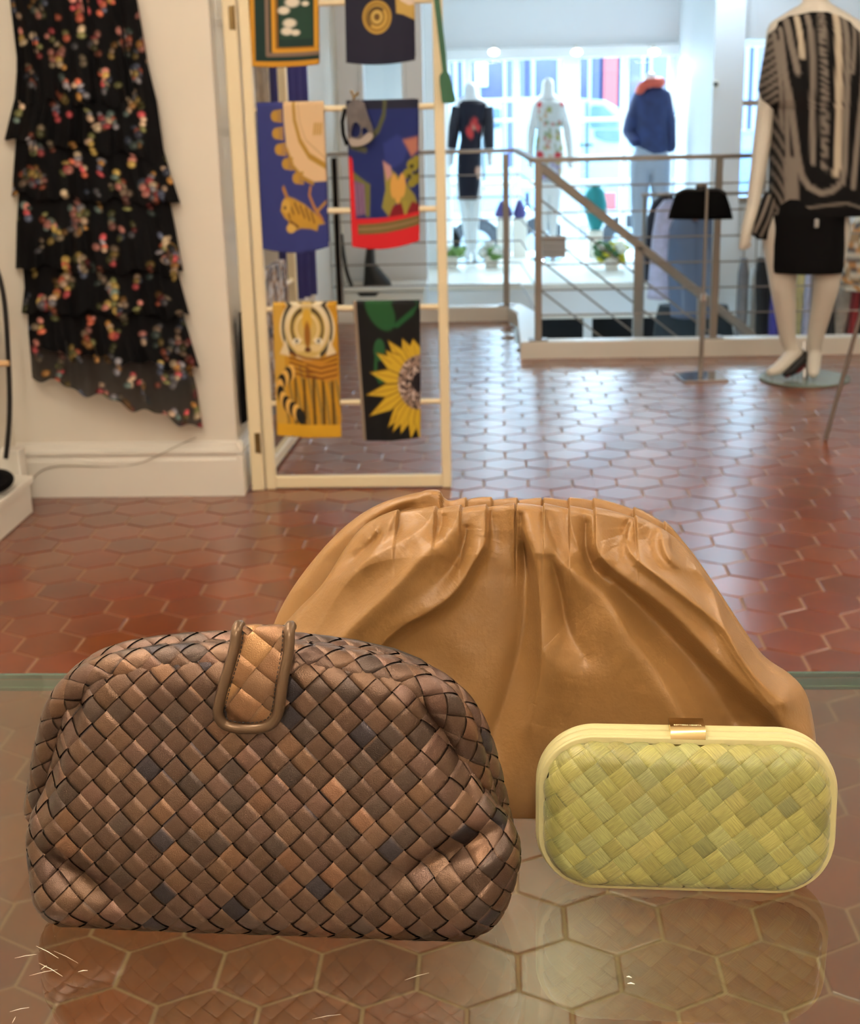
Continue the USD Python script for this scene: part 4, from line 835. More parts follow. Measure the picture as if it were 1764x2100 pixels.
obj('pale_fold', px_plate([(716, 284), (736, 286), (758, 272), (765, 276), (757, 291), (736, 300), (718, 296)], [], RY-.051, .006), mat('pale_grey_silk', srgb(160, 150, 144), .5), rb, smooth=25)
obj('black_loop', tube([at(*p, RY-.03) for p in ((708, 222), (702, 250), (704, 275), (712, 298))], .006, 8), BLACK, rb)
obj('clip', cat(tube([at(720, 186, RY-.03), at(726, 198, RY-.035), at(724, 212, RY-.035)], .004, 8), tube([at(735, 190, RY-.03), at(727, 199, RY-.035)], .004, 8)), HINGE, rb)
# green leather strap hanging by the right stile
gs = thing('leather_strap', 'dark green leather strap hanging beside the right post of the scarf rack', 'strap', tuple(at(905, 60, RY-.04)))
GRN = mat('green_leather', srgb(18, 88, 56), .45, bump=.1, bscale=200)
def flat_strip(px_rows, Y, t=.006):
    L = np.array([at(a, y, Y) for y, a, b in px_rows]); R = np.array([at(b, y, Y) for y, a, b in px_rows]); V = np.stack([L-[0, t, 0], R-[0, t, 0], R+[0, t, 0], L+[0, t, 0]], 1)
    n = len(px_rows); f = np.vstack([quads(n, 4, False, True), [[0, 1, 2], [0, 2, 3]], [[4*n-4, 4*n-2, 4*n-3], [4*n-4, 4*n-1, 4*n-2]]]); return fixed((V.reshape(-1, 3), f))
obj('strap', flat_strip([(-120, 884, 894), (0, 890, 902), (60, 897, 909), (110, 903, 915), (150, 908, 918)], RY-.04, .003), GRN, gs)
obj('tab', flat_strip([(148, 907, 919), (156, 902, 923), (170, 902, 927), (205, 906, 935), (212, 908, 930)], RY-.043, .007), GRN, gs)

# ------------------------------------------------------------------ the tiered black dress on the pier
DRESS = usdkit.material(stage, '/World/Looks/dress_tulle', {'a': ('attribute', dict(attribute='tint')), 'p': ('principled_bsdf', dict(roughness=.8, specular_ior_level=.12))}, [('a.color', 'p.base_color')], surface='p.BSDF')
SHEER = usdkit.material(stage, '/World/Looks/dress_sheer', {'a': ('attribute', dict(attribute='tint')), 'p': ('principled_bsdf', dict(roughness=.7, specular_ior_level=.3)), 't': ('transparent_bsdf', {}), 's': ('separate_color', {}), 'r': ('map_range', dict(from_min=.008, from_max=.05, to_min=.84, to_max=1.0, clamp=True)), 'x': ('mix_closure', {})},
    [('a.color', 'p.base_color'), ('a.color', 's.color'), ('s.r', 'r.value'), ('r.result', 'x.fac'), ('t.BSDF', 'x.closure1'), ('p.BSDF', 'x.closure2')], surface='x.closure')
DY = PY-.075
drs = thing('dress', 'long black tiered tulle dress with small colourful floral embroidery hanging on the cream pier', 'dress', tuple(at(170, 300, DY)))
FLO = [srgb(*c) for c in ((206, 110, 84), (186, 160, 90), (196, 178, 150), (110, 132, 128), (196, 84, 90), (150, 150, 160), (128, 130, 84), (214, 186, 160), (90, 100, 124), (176, 130, 70), (208, 140, 130))]
rf = np.random.default_rng(21)
FL = []                                  # sprigs in the flat of the dress (px): a curved run of petals
for k in range(400):
    x, y = rf.uniform(5, 420), rf.uniform(-60, 890); a = rf.uniform(0.9, 2.2); n = rf.integers(1, 5); dim = rf.choice([.8, .65, .42, .25, .14])
    for j in range(n):
        FL.append((x+math.cos(a)*j*9+rf.normal(0, 3), y+math.sin(a)*j*9+rf.normal(0, 2), rf.uniform(4, 8.5), rf.uniform(5, 9.5), rf.uniform(0, 3), FLO[rf.integers(len(FLO))]*dim*rf.uniform(.7, 1.2)))
def flowers(px, tint, dx=0, dy=0, gain=1.0):
    for x, y, rx_, ry_, ro_, c in FL:
        m = (np.abs(px[:, 0]-x-dx) < 14)&(np.abs(px[:, 1]-y-dy) < 14)
        if m.any():
            q = tint[m]; paint_oval(q, px[m], (x+dx, y+dy), rx_, ry_, c*gain, .5, ro_); paint_oval(q, px[m]+0, (x+dx+2, y+dy+1), rx_*.4, ry_*.35, np.minimum(c*1.7+.04, .9)*gain, .6, ro_); tint[m] = q
def tier(rows, depth, mtl, k, seed, name='tier'):
    """rows: (py left, px left, py right, px right); the front half of a flared ring with gathers"""
    rows = np.asarray(rows, float); nv, nu = 130, 200; kk = np.linspace(0, len(rows)-1, nv); R = np.stack([np.interp(kk, np.arange(len(rows)), rows[:, c]) for c in range(4)], 1)
    th = np.linspace(-.15, np.pi+.15, nu); U = (1-np.cos(th))/2; rg_ = np.random.default_rng(seed); ph = rg_.uniform(0, 6, 4)
    V = np.linspace(0, 1, nv)[:, None]; amp = V**1.2
    gat = amp*(.012*np.sin(U*38+ph[0]+2*np.sin(U*9+ph[1]))+.007*np.sin(U*71+ph[2]))[None]
    wob = amp**2*6*(np.sin(U*22+ph[3])+.6*np.sin(U*47+ph[1]))[None]
    PXX = R[:, 1:2]*(1-U)+R[:, 3:4]*U; PYY = R[:, 0:1]*(1-U)+R[:, 2:3]*U+wob
    Y = DY-(depth*(.55+.45*V))*np.sin(np.clip(th, 0, np.pi))[None]**.6-gat+.05+np.where((th < 0)|(th > np.pi), .01, 0)[None]
    pts = np.array([at(a, b, y) for a, b, y in zip(PXX.ravel(), PYY.ravel(), Y.ravel())])
    px = np.stack([PXX.ravel(), PYY.ravel()], 1); tint = np.tile(np.array([[.0028, .0027, .0034]]), (len(px), 1)); flowers(px, tint, k*3, k*5)
    return obj(name, (pts, quads(nv, nu)), mtl, drs, smooth=True, tint=tint)
tier([(-90, 55, -90, 250), (0, 20, 0, 281), (120, 34, 120, 302), (210, 34, 215, 318)], .075, DRESS, 0, 1, 'bodice')
tier([(120, 36, 120, 300), (200, 30, 210, 322), (280, 9, 330, 338)], .085, DRESS, 1, 2)
tier([(240, 36, 260, 322), (340, 28, 350, 348), (402, 24, 418, 370)], .088, DRESS, 2, 3)
tier([(370, 40, 370, 340), (460, 34, 470, 360), (548, 32, 560, 376)], .090, DRESS, 3, 4)
tier([(500, 44, 500, 350), (590, 50, 600, 376), (640, 44, 648, 389)], .092, DRESS, 4, 5)
tier([(590, 56, 590, 360), (680, 58, 700, 392), (718, 62, 762, 409)], .090, DRESS, 5, 6)
tier([(640, 60, 690, 380), (720, 62, 800, 404), (772, 66, 880, 416)], .094, SHEER, 6, 7, 'hem')
obj('lining', loft([(-60, 60, 240), (200, 50, 300), (400, 60, 330), (600, 72, 350), (690, 80, 372)], DY+.02, .02, 40)[0], BLACK, drs)

# ------------------------------------------------------------------ far left: shelf base, black strap, peg
struct('trim_5', inset_slab(Polygon([(WX, 2.6), (WX+.12, 2.6), (WX+.10, PY-.25), (WX, PY-.25)]), 0, .115), WHITE, smooth=False) if False else None
shb = thing('shelf_base', 'low white shelf base against the wall left of the dress', 'shelf', (WX, 3.6, 0))
obj('plinth', bx(WX+.001, WX+.105, 2.6, 4.25, 0, .10, .004), WHITE, shb); obj('shelf_top', bx(WX+.001, WX+.115, 2.6, 4.26, .10, .125, .004), WHITE, shb)
obj('upright', bx(WX+.001, WX+.075, 4.26, 4.32, 0, .21, .004), WHITE, shb)
bag0 = at(2, 968, 4.0)
m = trimesh.creation.icosphere(3, 1.0); m.apply_scale([.06, .09, .035]); m.apply_translation([WX+.06, 4.05, .161]); single('pouch', m, BLACK, 'small black item lying on the white shelf base left of the dress', 'pouch')
BLK = mat('black_leather', srgb(16, 15, 16), .4)
stp = smooth_path([at(*p, 4.15) for p in ((-30, 500), (-4, 560), (6, 600), (14, 680), (18, 760), (19, 860), (12, 940))], 40)
single('strap', tube(stp, .0085, 8), BLK, 'long thin black strap hanging by the wall left of the dress', 'strap')
single('wall_peg', tube([(WX+.001, at(6, 745, 4.10)[1], at(6, 745, 4.10)[2]), at(18, 745, 4.10)], [.014, .009], 10), mat('peg_wood', srgb(220, 180, 130), .5), 'pale wooden peg on the wall left of the dress', 'peg')
cord = smooth_path([(WX+.03, PY-.024, .03), (WX+.07, PY-.024, .085), (-1.4, PY-.021, .11), (-1.2, PY-.0205, .125), (-1.1, PY-.030, .172), (-1.02, PY-.012, .205)], 40)
single('cable', tube(cord, .0016, 6), mat('cable_grey', srgb(150, 140, 122), .6), 'thin pale cable along the moulded baseboard below the dress', 'cable')

# ------------------------------------------------------------------ dark coat on the pier's side, blue curtain, drawers
cq = loft([(640, 492, 505), (700, 492, 508), (800, 494, 509), (862, 497, 508)], PY+.10, .05, 24)[0]
single('black_garment', cq, BLACK, 'black garment hanging at the side of the pier behind the rack post', 'garment')
def curtain(name, x0, x1, y0, y1, z0, z1, m, label, folds=5, amp=.03):
    u = np.linspace(0, 1, folds*14); P = np.stack([x0+(x1-x0)*u, y0+(y1-y0)*u], 1); t = np.array([x1-x0, y1-y0]); n = np.array([-t[1], t[0]])/np.hypot(*t)
    o = P+n*(amp*np.sin(u*folds*2*np.pi))[:, None]; A = np.vstack([o, (o+n*.004)[::-1]])
    nz = 6; zz = np.linspace(z0, z1, nz); V = np.concatenate([np.c_[A, np.full(len(A), z)] for z in zz]); f = quads(nz, len(A), False, True)
    return single(name, fixed((V, f)), m, label, 'curtain')
CURT = mat('royal_blue_velvet', srgb(34, 34, 110), .7, sheen=.3)
ca, cb = at(571, 300, 6.0), at(628, 300, 6.3)
curtain('curtain', ca[0], cb[0], ca[1], cb[1], at(600, 612, 6.15)[2], 2.3, CURT, 'royal blue fitting room curtain hanging behind the scarf rack', 4, .03)
chest = thing('drawer_chest', 'low white chest of drawers with a cut-out handle behind the railing', 'drawers', (-.75, 8.75, -.2))
c0, c1 = at(700, 590, 8.6)[0], at(872, 590, 8.6)[0]; zt = at(785, 590, 8.6)[2]
zz0, zz1 = at(785, 608, 8.6)[2], at(785, 650, 8.6)[2]
obj('top', bx(c0, c1, 8.58, 8.98, zt-.02, zt, .003), WHITE, chest); obj('body', bx(c0+.01, c1-.01, 8.62, 8.97, -.30, zt-.021, .003), WHITE, chest)
dw = obj('drawer', bx(c0+.015, c1-.015, 8.598, 8.619, zz1, zt-.026, .003), WHITE, chest)
hx = at(755, 604, 8.6)[0]; hp = Polygon([(-.07, 0), (.07, 0), (.05, -.022), (-.05, -.022)]); hm = extrude(hp, .004); T = np.eye(4); T[:3, :3] = np.array([[1, 0, 0], [0, 0, -1], [0, 1, 0]]); hm.apply_transform(T); hm.apply_translation([hx, 8.598, zt-.03]); obj('cutout_shade', hm, DARK, dw)  # dark plate paints the shaded hole of the cut-out handle
lp_ = loft([(505, 752, 768), (540, 748, 770), (575, 746, 800), (588, 744, 806)], 8.75, .08, 24)[0]; single('black_bag', lp_, BLK, 'small black bag standing on the white chest of drawers', 'handbag')
single('black_hook_stand', tube(smooth_path([at(*p, 8.72) for p in ((700, 480), (706, 530), (712, 560), (722, 588))], 20), .012, 8), BLK, 'slim black prop leaning on the left end of the drawers', 'prop')

# ------------------------------------------------------------------ steel railing
rl = thing('railing', 'grey steel railing with thin horizontal wires around the stairwell', 'railing', (.17, 7.0, 0))
ZR = .985
def post(x, y, z0=.083, z1=ZR-.01, w=.036, name='post'): obj(name, bx(x-w/2, x+w/2, y-w/2, y+w/2, z0, z1, .003), STEEL, rl); 
FP = [(at(1104, 700, 7.0)[0], 7.0), (at(1462, 690, 7.0)[0], 7.0), (2.55, 7.0)]
BP = [(at(697, 620, 8.28)[0], 8.28), (at(1039, 620, 8.28)[0], 8.28)]
for x, y in FP+BP:
    post(x, y); obj('base_plate', bx(x-.05, x+.05, y-.04, y+.04, .085, .092, .002), STEEL, rl)
post(-.955, 8.28)
TR = [(-1.0, 8.28, ZR+.01), (.10, 8.28, ZR+.01)]
obj('top_rail', bar((-1.0, 8.28, ZR+.008), (.12, 8.28, ZR+.008), .04, .022), STEEL, rl)
obj('top_rail', bar((.12, 8.28, ZR+.008), (FP[0][0]-.02, 7.0, ZR), .04, .022), STEEL, rl)
obj('top_rail', bar((FP[0][0]-.03, 7.0, ZR), (3.2, 7.0, ZR), .042, .022), STEEL, rl)
WIRE = mat('steel_wire', srgb(138, 130, 124), .4, metal=.7)
for k in range(1, 7):
    z = .085+(ZR-.085)*k/7
    obj('wire', tube([(-1.0, 8.28, z), (.14, 8.28, z)], .0042, 8), WIRE, rl)
    obj('wire', tube([(.14, 8.28, z), (FP[0][0], 7.0, z)], .0042, 8), WIRE, rl)
    obj('wire', tube([(FP[0][0], 7.0, z), (3.2, 7.0, z)], .0042, 8), WIRE, rl)
sr = thing('stair_railing', 'sloping grey steel stair handrail with parallel wires going down to the lower shop', 'railing', (.3, 7.6, -1.6))
SY = 7.9
h0, h1, h2 = at(1108, 345, SY), at(1310, 505, SY), at(1545, 690, SY)
obj('handrail', bar(h0+[0, 0, .01], h2, .05, .05), STEEL, sr)
for dz in (-.17, -.34, -.51, -.68): obj('wire', tube([h0+[0, 0, dz], h2+[0, 0, dz]], .0055, 8), WIRE, sr)
for hp_ in (h1, at(1440, 608, SY)): obj('post', bx(hp_[0]-.025, hp_[0]+.025, SY-.025, SY+.025, -1.6, hp_[2], .003), STEEL, sr)
stairs = thing('staircase', 'white stair flight going down behind the railing', 'stairs', (.3, 7.6, -1.6))
for k in range(9):
    x = .20+.27*k; z = .0-.175*(k+1); obj('tread', bx(x, x+.29, 7.06, 7.84, z-.04, z, .006), WHITE, stairs); obj('riser', bx(x, x+.015, 7.06, 7.84, z-.04, z+.135), COOLW, stairs, smooth=False)

# ------------------------------------------------------------------ chrome stand with the black clutch
st0 = onz(1437, 776); sx, sy = st0[0], st0[1]
stn = thing('display_stand', 'chrome bag display stand with a square base on the tiled floor', 'stand', (sx, sy, 0))
T = np.eye(4); mb = bx(-.105, .105, -.105, .105, 0, .012, .002); mb.apply_transform(trimesh.transformations.rotation_matrix(.12, [0, 0, 1])); mb.apply_translation([sx, sy, 0]); obj('base', mb, CHROME, stn)
ptop = at(1452, 392, sy)
obj('pole', tube([(sx, sy, .012), (sx, sy, .38)], .011, 12), STEEL, stn); obj('pole', tube([(sx, sy, .38), (sx, sy, ptop[2])], .007, 12), STEEL, stn)
obj('collar', lathe([(.0001, .365), (.014, .365), (.014, .395), (.0001, .395)], 16, (sx, sy)), CHROME, stn)
obj('arm', tube([(sx, sy, ptop[2]), (sx, sy+.03, ptop[2]+.03), (sx-.04, sy+.05, ptop[2]+.02)], .006, 8), STEEL, stn)
bc = thing('black_clutch', 'black velvet frame clutch on the chrome display stand', 'handbag', tuple(at(1437, 450, sy+.05)))
VEL = mat('black_velvet', srgb(5, 5, 6), .9, spec=.1)
obj('body', loft([(392, 1392, 1484, .018), (400, 1385, 1490, .024), (420, 1378, 1497, .034), (440, 1372, 1502, .04), (449, 1370, 1504, .03)], sy+.055, .03, 40)[0], VEL, bc)
obj('frame', tube(smooth_path([at(*p, sy+.05) for p in ((1388, 398), (1400, 392), (1440, 391), (1478, 391), (1489, 398))], 30), .008, 8), BLK, bc)
obj('clasp', bx(*(lambda c: (c[0]-.022, c[0]+.022, c[1]-.008, c[1]+.008, c[2]-.012, c[2]+.016))(at(1437, 386, sy+.05)), .003), BLK, bc)

# ------------------------------------------------------------------ headless mannequin in the striped black top
MY = 6.30; mp = lambda x, y, dy=0: at(x, y, MY+dy)
mq = thing('mannequin', 'headless cream mannequin in a striped black top and black skirt', 'mannequin', (*onz(1650, 778)[:2], 0))
J = [(mp(1672, -30), .052), (mp(1672, 20), .056), (mp(1600, 66), .058), (mp(1745, 66), .058), (mp(1672, 130), .115), (mp(1668, 270), .105), (mp(1655, 400), .135), (mp(1600, 470), .088), (mp(1705, 470), .088),
     (mp(1606, 590, -.02), .058), (mp(1617, 702, .02), .035), (mp(1631, 722, .03), .034), (mp(1597, 756, -.04), .030), (mp(1582, 763, -.06), .022),
     (mp(1694, 590, -.02), .058), (mp(1671, 702, .03), .035), (mp(1671, 724, .05), .034), (mp(1668, 758, -.06), .030), (mp(1668, 766, -.09), .024),
     (mp(1568, 260, .01), .043), (mp(1545, 420, -.03), .030), (mp(1532, 470, -.05), .026), (mp(1524, 505, -.05), .018), (mp(1778, 260), .043), (mp(1795, 420, -.03), .03), (mp(1802, 480, -.05), .024)]
Bn = [(0, 1), (1, 2, 4), (1, 3, 4), (1, 4), (2, 3, 4), (4, 5), (5, 6), (6, 7), (6, 8), (6, 7, 8), (7, 9), (9, 10), (10, 11), (11, 12), (12, 13), (8, 14), (14, 15), (15, 16), (16, 17), (17, 18), (2, 19), (19, 20), (20, 21), (21, 22), (3, 23), (23, 24), (24, 25)]
bd = body(J, Bn, .02, 10); bd.vertices[:, 2] = np.maximum(bd.vertices[:, 2], .0135)
obj('body', (np.array(bd.vertices), np.array(bd.faces)), MANN, mq, smooth=True)
hnd = [(mp(1530, 485, -.05), .02)]
for k, (dx, dy, L) in enumerate(((-5, 20, .9), (-1, 24, 1), (4, 23, .95), (8, 18, .8), (9, 4, .6))): hnd += [(mp(1530+dx*.5, 485+dy*.5, -.06), .0085), (mp(1530+dx, 485+dy, -.05), .0065)]
hb = body(hnd, [(0, 1+2*k) for k in range(5)]+[(1+2*k, 2+2*k) for k in range(5)], .006, 3); obj('hand', (np.array(hb.vertices), np.array(hb.faces)), MANN, mq, smooth=True)
TOPM = mat('striped_jersey', (.5, .5, .5), .8, tint=True, spec=.15, bump=.1, bscale=300)
rows = [(26, 1648, 1700, .07), (34, 1608, 1728, .075), (46, 1588, 1748, .09), (70, 1573, 1768, .11), (120, 1566, 1778, .13), (180, 1556, 1790, .14), (205, 1560, 1788, .14), (225, 1582, 1784, .14), (300, 1580, 1780, .14), (380, 1578, 1778, .15), (420, 1578, 1778, .155), (440, 1572, 1776, .15)]
(tv, tf), tp = loft(rows, MY, .13, 140, 2.4, None, 10)
tc = np.tile(S_(12, 11, 13), (len(tv), 1)); BE = S_(182, 170, 152); BE2 = S_(124, 116, 108)
for l, w, c in (([(1606, 40), (1612, 90), (1624, 150)], 12, BE2), ([(1627, 38), (1632, 90), (1633, 118)], 11, BE), ([(1648, 36), (1652, 66), (1653, 120), (1652, 200), (1653, 330)], 11, BE2), ([(1676, 32), (1677, 120), (1676, 200), (1676, 340)], 15, BE2*.9),
    ([(1707, 32), (1707, 120), (1705, 220), (1702, 340), (1698, 352)], 14, BE), ([(1724, 30), (1726, 90), (1722, 200), (1718, 330), (1712, 370), (1690, 388), (1668, 392), (1645, 380), (1632, 360), (1624, 320), (1612, 220), (1600, 160), (1590, 90)], 12, BE2), ([(1745, 40), (1742, 90), (1735, 150)], 8, BE2), ([(1760, 50), (1760, 150), (1748, 260), (1735, 380)], 12, BE2),
    ([(1594, 60), (1600, 140), (1604, 220), (1606, 330), (1612, 410)], 8, BE2), ([(1610, 330), (1612, 390), (1612, 420)], 26, BE2), ([(1582, 70), (1590, 160), (1596, 260)], 7, BE2), ([(1578, 436), (1600, 430), (1625, 424), (1680, 416), (1720, 412), (1776, 430)], 5, BE2*.8)):
    paint_line(tc, tp, l, w, c, 3)
for y in range(64, 215, 16): paint_line(tc, tp, [(1550, y+22), (1572, y+6), (1584, y-4)], 7, BE2, 4)
for y in range(230, 420, 30): paint_line(tc, tp, [(1578, y), (1590, y+20), (1600, y+44)], 6, BE2*.8, 4)
k = ((np.sin(tp[:, 1]*.9)*np.sin(tp[:, 1]*.37+tp[:, 0])) > .25)&(np.abs(tp[:, 0]-1676) < 7)&(tp[:, 1] < 340); tc[k] = S_(40, 36, 36)
obj('top', (tv, tf), TOPM, mq, smooth=True, tint=tc)
(tv, tf), tp = loft([(395, 1570, 1590, .04), (430, 1556, 1590, .05), (455, 1543, 1582, .05), (475, 1538, 1578, .04), (490, 1552, 1574, .03)], MY-.03, .04, 50, 2.2, None, 8)
tc = np.tile(S_(14, 13, 15), (len(tv), 1))
for l in ([(1575, 400), (1560, 440), (1545, 475)], [(1585, 410), (1572, 450), (1558, 482)], [(1590, 440), (1578, 470)]): paint_line(tc, tp, l, 6, BE2, 3)
obj('sash', (tv, tf), TOPM, mq, smooth=True, tint=tc)
obj('skirt', loft([(405, 1584, 1726, .145), (440, 1578, 1730, .155), (500, 1576, 1730, .15), (545, 1577, 1728, .145), (556, 1578, 1726, .14)], MY, .15, 90, 2.5, lambda t, g: .012*np.sin(g*9)*t, 6)[0], BLACK, mq)
obj('skirt_buckle', bx(*(lambda c: (c[0]-.010, c[0]+.010, c[1]-.012, c[1], c[2]-.02, c[2]+.02))(mp(1674, 458, -.165)), .004), CHROME, mq)
bc_ = onz(1650, 778)
obj('glass_base', lathe([(.0001, 0), (.20, 0), (.206, .004), (.206, .009), (.203, .012), (.0001, .012)], 48, bc_[:2]), usdkit.material(stage, '/World/Looks/base_glass', {'p': ('principled_bsdf', dict(base_color=tuple(srgb(190, 215, 208)), roughness=.05, transmission_weight=.6, specular_ior_level=.8))}, surface='p.BSDF'), mq)
obj('support_rod', tube([(*bc_[:2], .012), mp(1650, 700, .05)], .008, 8), CHROME, mq)
# the pump behind the feet
sh = thing('pump', 'black high heeled pump with a red sole standing between the mannequin feet', 'shoe', (bc_[0], bc_[1]+.02, .013))
pw_ = lambda x, y, d=0: at(x, y, MY+.02+d)
obj('upper', (lambda t: (np.array(t.vertices), np.array(t.faces)))(body([(pw_(1646, 722, .03), .020), (pw_(1642, 738), .026), (pw_(1622, 762, -.05), .022), (pw_(1652, 745, .02), .016), (pw_(1610, 766, -.07), .014)], [(0, 1), (1, 2), (0, 3), (2, 4)], .01, 6)), BLK, sh, smooth=True)
obj('sole', tube([pw_(1650, 748, .01), pw_(1636, 758, -.02), pw_(1612, 770, -.07)], [.012, .017, .012], 10), mat('red_sole', srgb(120, 16, 20), .4), sh)
obj('heel', tube([pw_(1652, 735, .03), pw_(1654, 770, .02)], [.014, .006], 10), BLK, sh)

# ------------------------------------------------------------------ mannequins in the shop window
WY = 11.35; DZ = .0205
def q_(x, y, dy=0): return at(x, y, WY+dy)
WMAN = mat('white_mannequin', srgb(226, 232, 236), .4)
def on_deck(b): b.vertices[:, 2] = np.maximum(b.vertices[:, 2], DZ+.008); return np.array(b.vertices), np.array(b.faces)
def base_disc(px, py, parent):
    c = q_(px, py); obj('base', lathe([(.0001, DZ), (.15, DZ), (.155, DZ+.004), (.15, DZ+.008), (.0001, DZ+.008)], 32, c[:2]), CHROME, parent)
# 1: dark dress with red flowers
m1 = thing('mannequin', 'white window mannequin in a tight black dress with red flowers', 'mannequin', (*q_(965, 525)[:2], DZ))
J = [(q_(965, 182), .05), (q_(965, 204), .055), (q_(946, 218), .05), (q_(990, 218), .05), (q_(967, 285), .082), (q_(963, 345), .10), (q_(952, 400), .062), (q_(975, 400), .062), (q_(957, 455), .040), (q_(973, 455), .040), (q_(961, 508), .026), (q_(972, 510), .026), (q_(958, 528, -.08), .026), (q_(974, 530, -.08), .026),
     (q_(931, 262), .036), (q_(926, 308), .028), (q_(924, 336, -.03), .020), (q_(1003, 262), .036), (q_(1004, 308), .028), (q_(1005, 336, -.03), .020)]
obj('body', on_deck(body(J, [(0, 1), (1, 2, 3), (2, 3, 4), (4, 5), (5, 6, 7), (6, 8), (8, 10), (10, 12), (7, 9), (9, 11), (11, 13), (2, 14), (14, 15), (15, 16), (3, 17), (17, 18), (18, 19)], .025, 8)), WMAN, m1, smooth=True)
(v, f), px = loft([(206, 944, 992, .06), (214, 938, 1000, .085), (240, 940, 996, .105), (285, 945, 987, .095), (320, 939, 988, .115), (350, 938, 988, .12), (380, 939, 986, .11), (408, 941, 982, .10)], WY, .1, 48, 2.3, None, 8)
tc = np.tile(S_(26, 26, 40), (len(v), 1))
for c, r in (((970, 258), 7), ((963, 268), 7), ((966, 277), 6), ((974, 248), 6), ((981, 262), 5)): paint_oval(tc, px, c, r, r*1.3, S_(190, 60, 60), .4)
for c, r in (((982, 350), 7), ((984, 360), 5), ((972, 262), 4)): paint_oval(tc, px, c, r, r*1.4, S_(180, 140, 120), .4)
obj('dress', (v, f), CLOTH, m1, smooth=True, tint=tc)
for pts in ([(942, 220), (932, 262), (927, 304)], [(996, 220), (1002, 262), (1004, 304)]): obj('sleeve', tube([q_(*p) for p in pts], [.062, .048, .038], 14), mat(f'sleeve_{pts[0][0]}', srgb(26, 26, 40), .7), m1)
base_disc(966, 526, m1)
# 2: white floral top
m2 = thing('mannequin', 'white window mannequin in a white top with red and green flowers', 'mannequin', (*q_(1122, 525)[:2], DZ))
J = [(q_(1124, 172), .045), (q_(1123, 200), .052), (q_(1103, 216), .048), (q_(1148, 216), .048), (q_(1124, 262), .088), (q_(1124, 330), .10), (q_(1112, 392), .062), (q_(1137, 392), .062), (q_(1114, 450), .040), (q_(1134, 450), .040), (q_(1115, 508), .026), (q_(1133, 508), .026), (q_(1113, 528, -.08), .026), (q_(1134, 528, -.08), .026),
     (q_(1090, 265), .034), (q_(1087, 312), .027), (q_(1088, 340, -.03), .02), (q_(1164, 265), .034), (q_(1170, 312), .027), (q_(1170, 340, -.03), .02)]
obj('body', on_deck(body(J, [(0, 1), (1, 2, 3), (2, 3, 4), (4, 5), (5, 6, 7), (6, 8), (8, 10), (10, 12), (7, 9), (9, 11), (11, 13), (2, 14), (14, 15), (15, 16), (3, 17), (17, 18), (18, 19)], .025, 8)), WMAN, m2, smooth=True)
(v, f), px = loft([(203, 1112, 1138, .06), (212, 1098, 1158, .085), (240, 1100, 1156, .11), (262, 1103, 1150, .105), (300, 1098, 1154, .12), (328, 1096, 1156, .12)], WY, .1, 48, 2.3, None, 8)
tc = np.tile(S_(200, 206, 206), (len(v), 1)); rg = np.random.default_rng(4)
for k in range(46):
    x, y = rg.uniform(1098, 1156), rg.uniform(212, 325); paint_oval(tc, px, (x, y), rg.uniform(2, 5), rg.uniform(3, 7), S_(*[(150, 150, 80), (178, 120, 110), (140, 150, 120), (190, 160, 130)][k % 4]), .5)
for c in ((1107, 316), (1143, 318), (1155, 212), (1104, 214)): paint_oval(tc, px, c, 7, 7, S_(190, 50, 60), .4)
obj('top', (v, f), CLOTH, m2, smooth=True, tint=tc)
(v, f), px = loft([(322, 1098, 1154, .118), (350, 1099, 1153, .115), (372, 1102, 1150, .11)], WY, .1, 40, 2.3, None, 6)
tc = np.tile(S_(190, 196, 206), (len(v), 1))
for k in range(20): paint_oval(tc, px, (rg.uniform(1098, 1154), rg.uniform(325, 370)), 4, 5, S_(*[(150, 140, 180), (170, 150, 100)][k % 2]), .5)
obj('skirt', (v, f), CLOTH, m2, smooth=True, tint=tc); base_disc(1123, 526, m2)
# 3: denim jacket, pale trousers
m3_ = thing('mannequin', 'window mannequin in a navy denim jacket with an orange scarf and white trousers', 'mannequin', (*q_(1335, 520)[:2], DZ))
J = [(q_(1334, 160), .045), (q_(1332, 185), .052), (q_(1333, 300), .10), (q_(1314, 330), .075), (q_(1352, 330), .075), (q_(1312, 425), .052), (q_(1354, 425), .052), (q_(1314, 505), .034), (q_(1355, 505), .034), (q_(1312, 524, -.08), .03), (q_(1356, 524, -.08), .03)]
obj('body', on_deck(body(J, [(0, 1), (1, 2), (2, 3, 4), (3, 5), (5, 7), (7, 9), (4, 6), (6, 8), (8, 10)], .03, 6)), WMAN, m3_, smooth=True)
JK = mat('navy_denim', srgb(34, 48, 92), .75, vary=.25, vscale=14); PT = mat('pale_trousers', srgb(150, 160, 176), .7)
JJ = [(q_(1316, 202), .075), (q_(1358, 202), .075), (q_(1336, 188), .06), (q_(1335, 250), .13), (q_(1338, 296), .13), (q_(1298, 245), .062), (q_(1290, 268, .05), .052), (q_(1303, 290, -.05), .045), (q_(1371, 250), .058), (q_(1374, 300), .05)]
obj('jacket', (lambda t: (np.array(t.vertices), np.array(t.faces)))(body(JJ, [(0, 1, 2), (0, 1, 3), (3, 4), (0, 5), (5, 6), (6, 7), (1, 8), (8, 9)], .025, 6)), JK, m3_, smooth=True)
obj('trousers', (lambda t: (np.array(t.vertices), np.array(t.faces)))(body([(q_(1333, 306), .115), (q_(1314, 335), .088), (q_(1353, 335), .088), (q_(1311, 425), .068), (q_(1355, 425), .068), (q_(1313, 500), .056), (q_(1356, 500), .056)], [(0, 1, 2), (1, 3), (3, 5), (2, 4), (4, 6)], .03, 5)), PT, m3_, smooth=True)
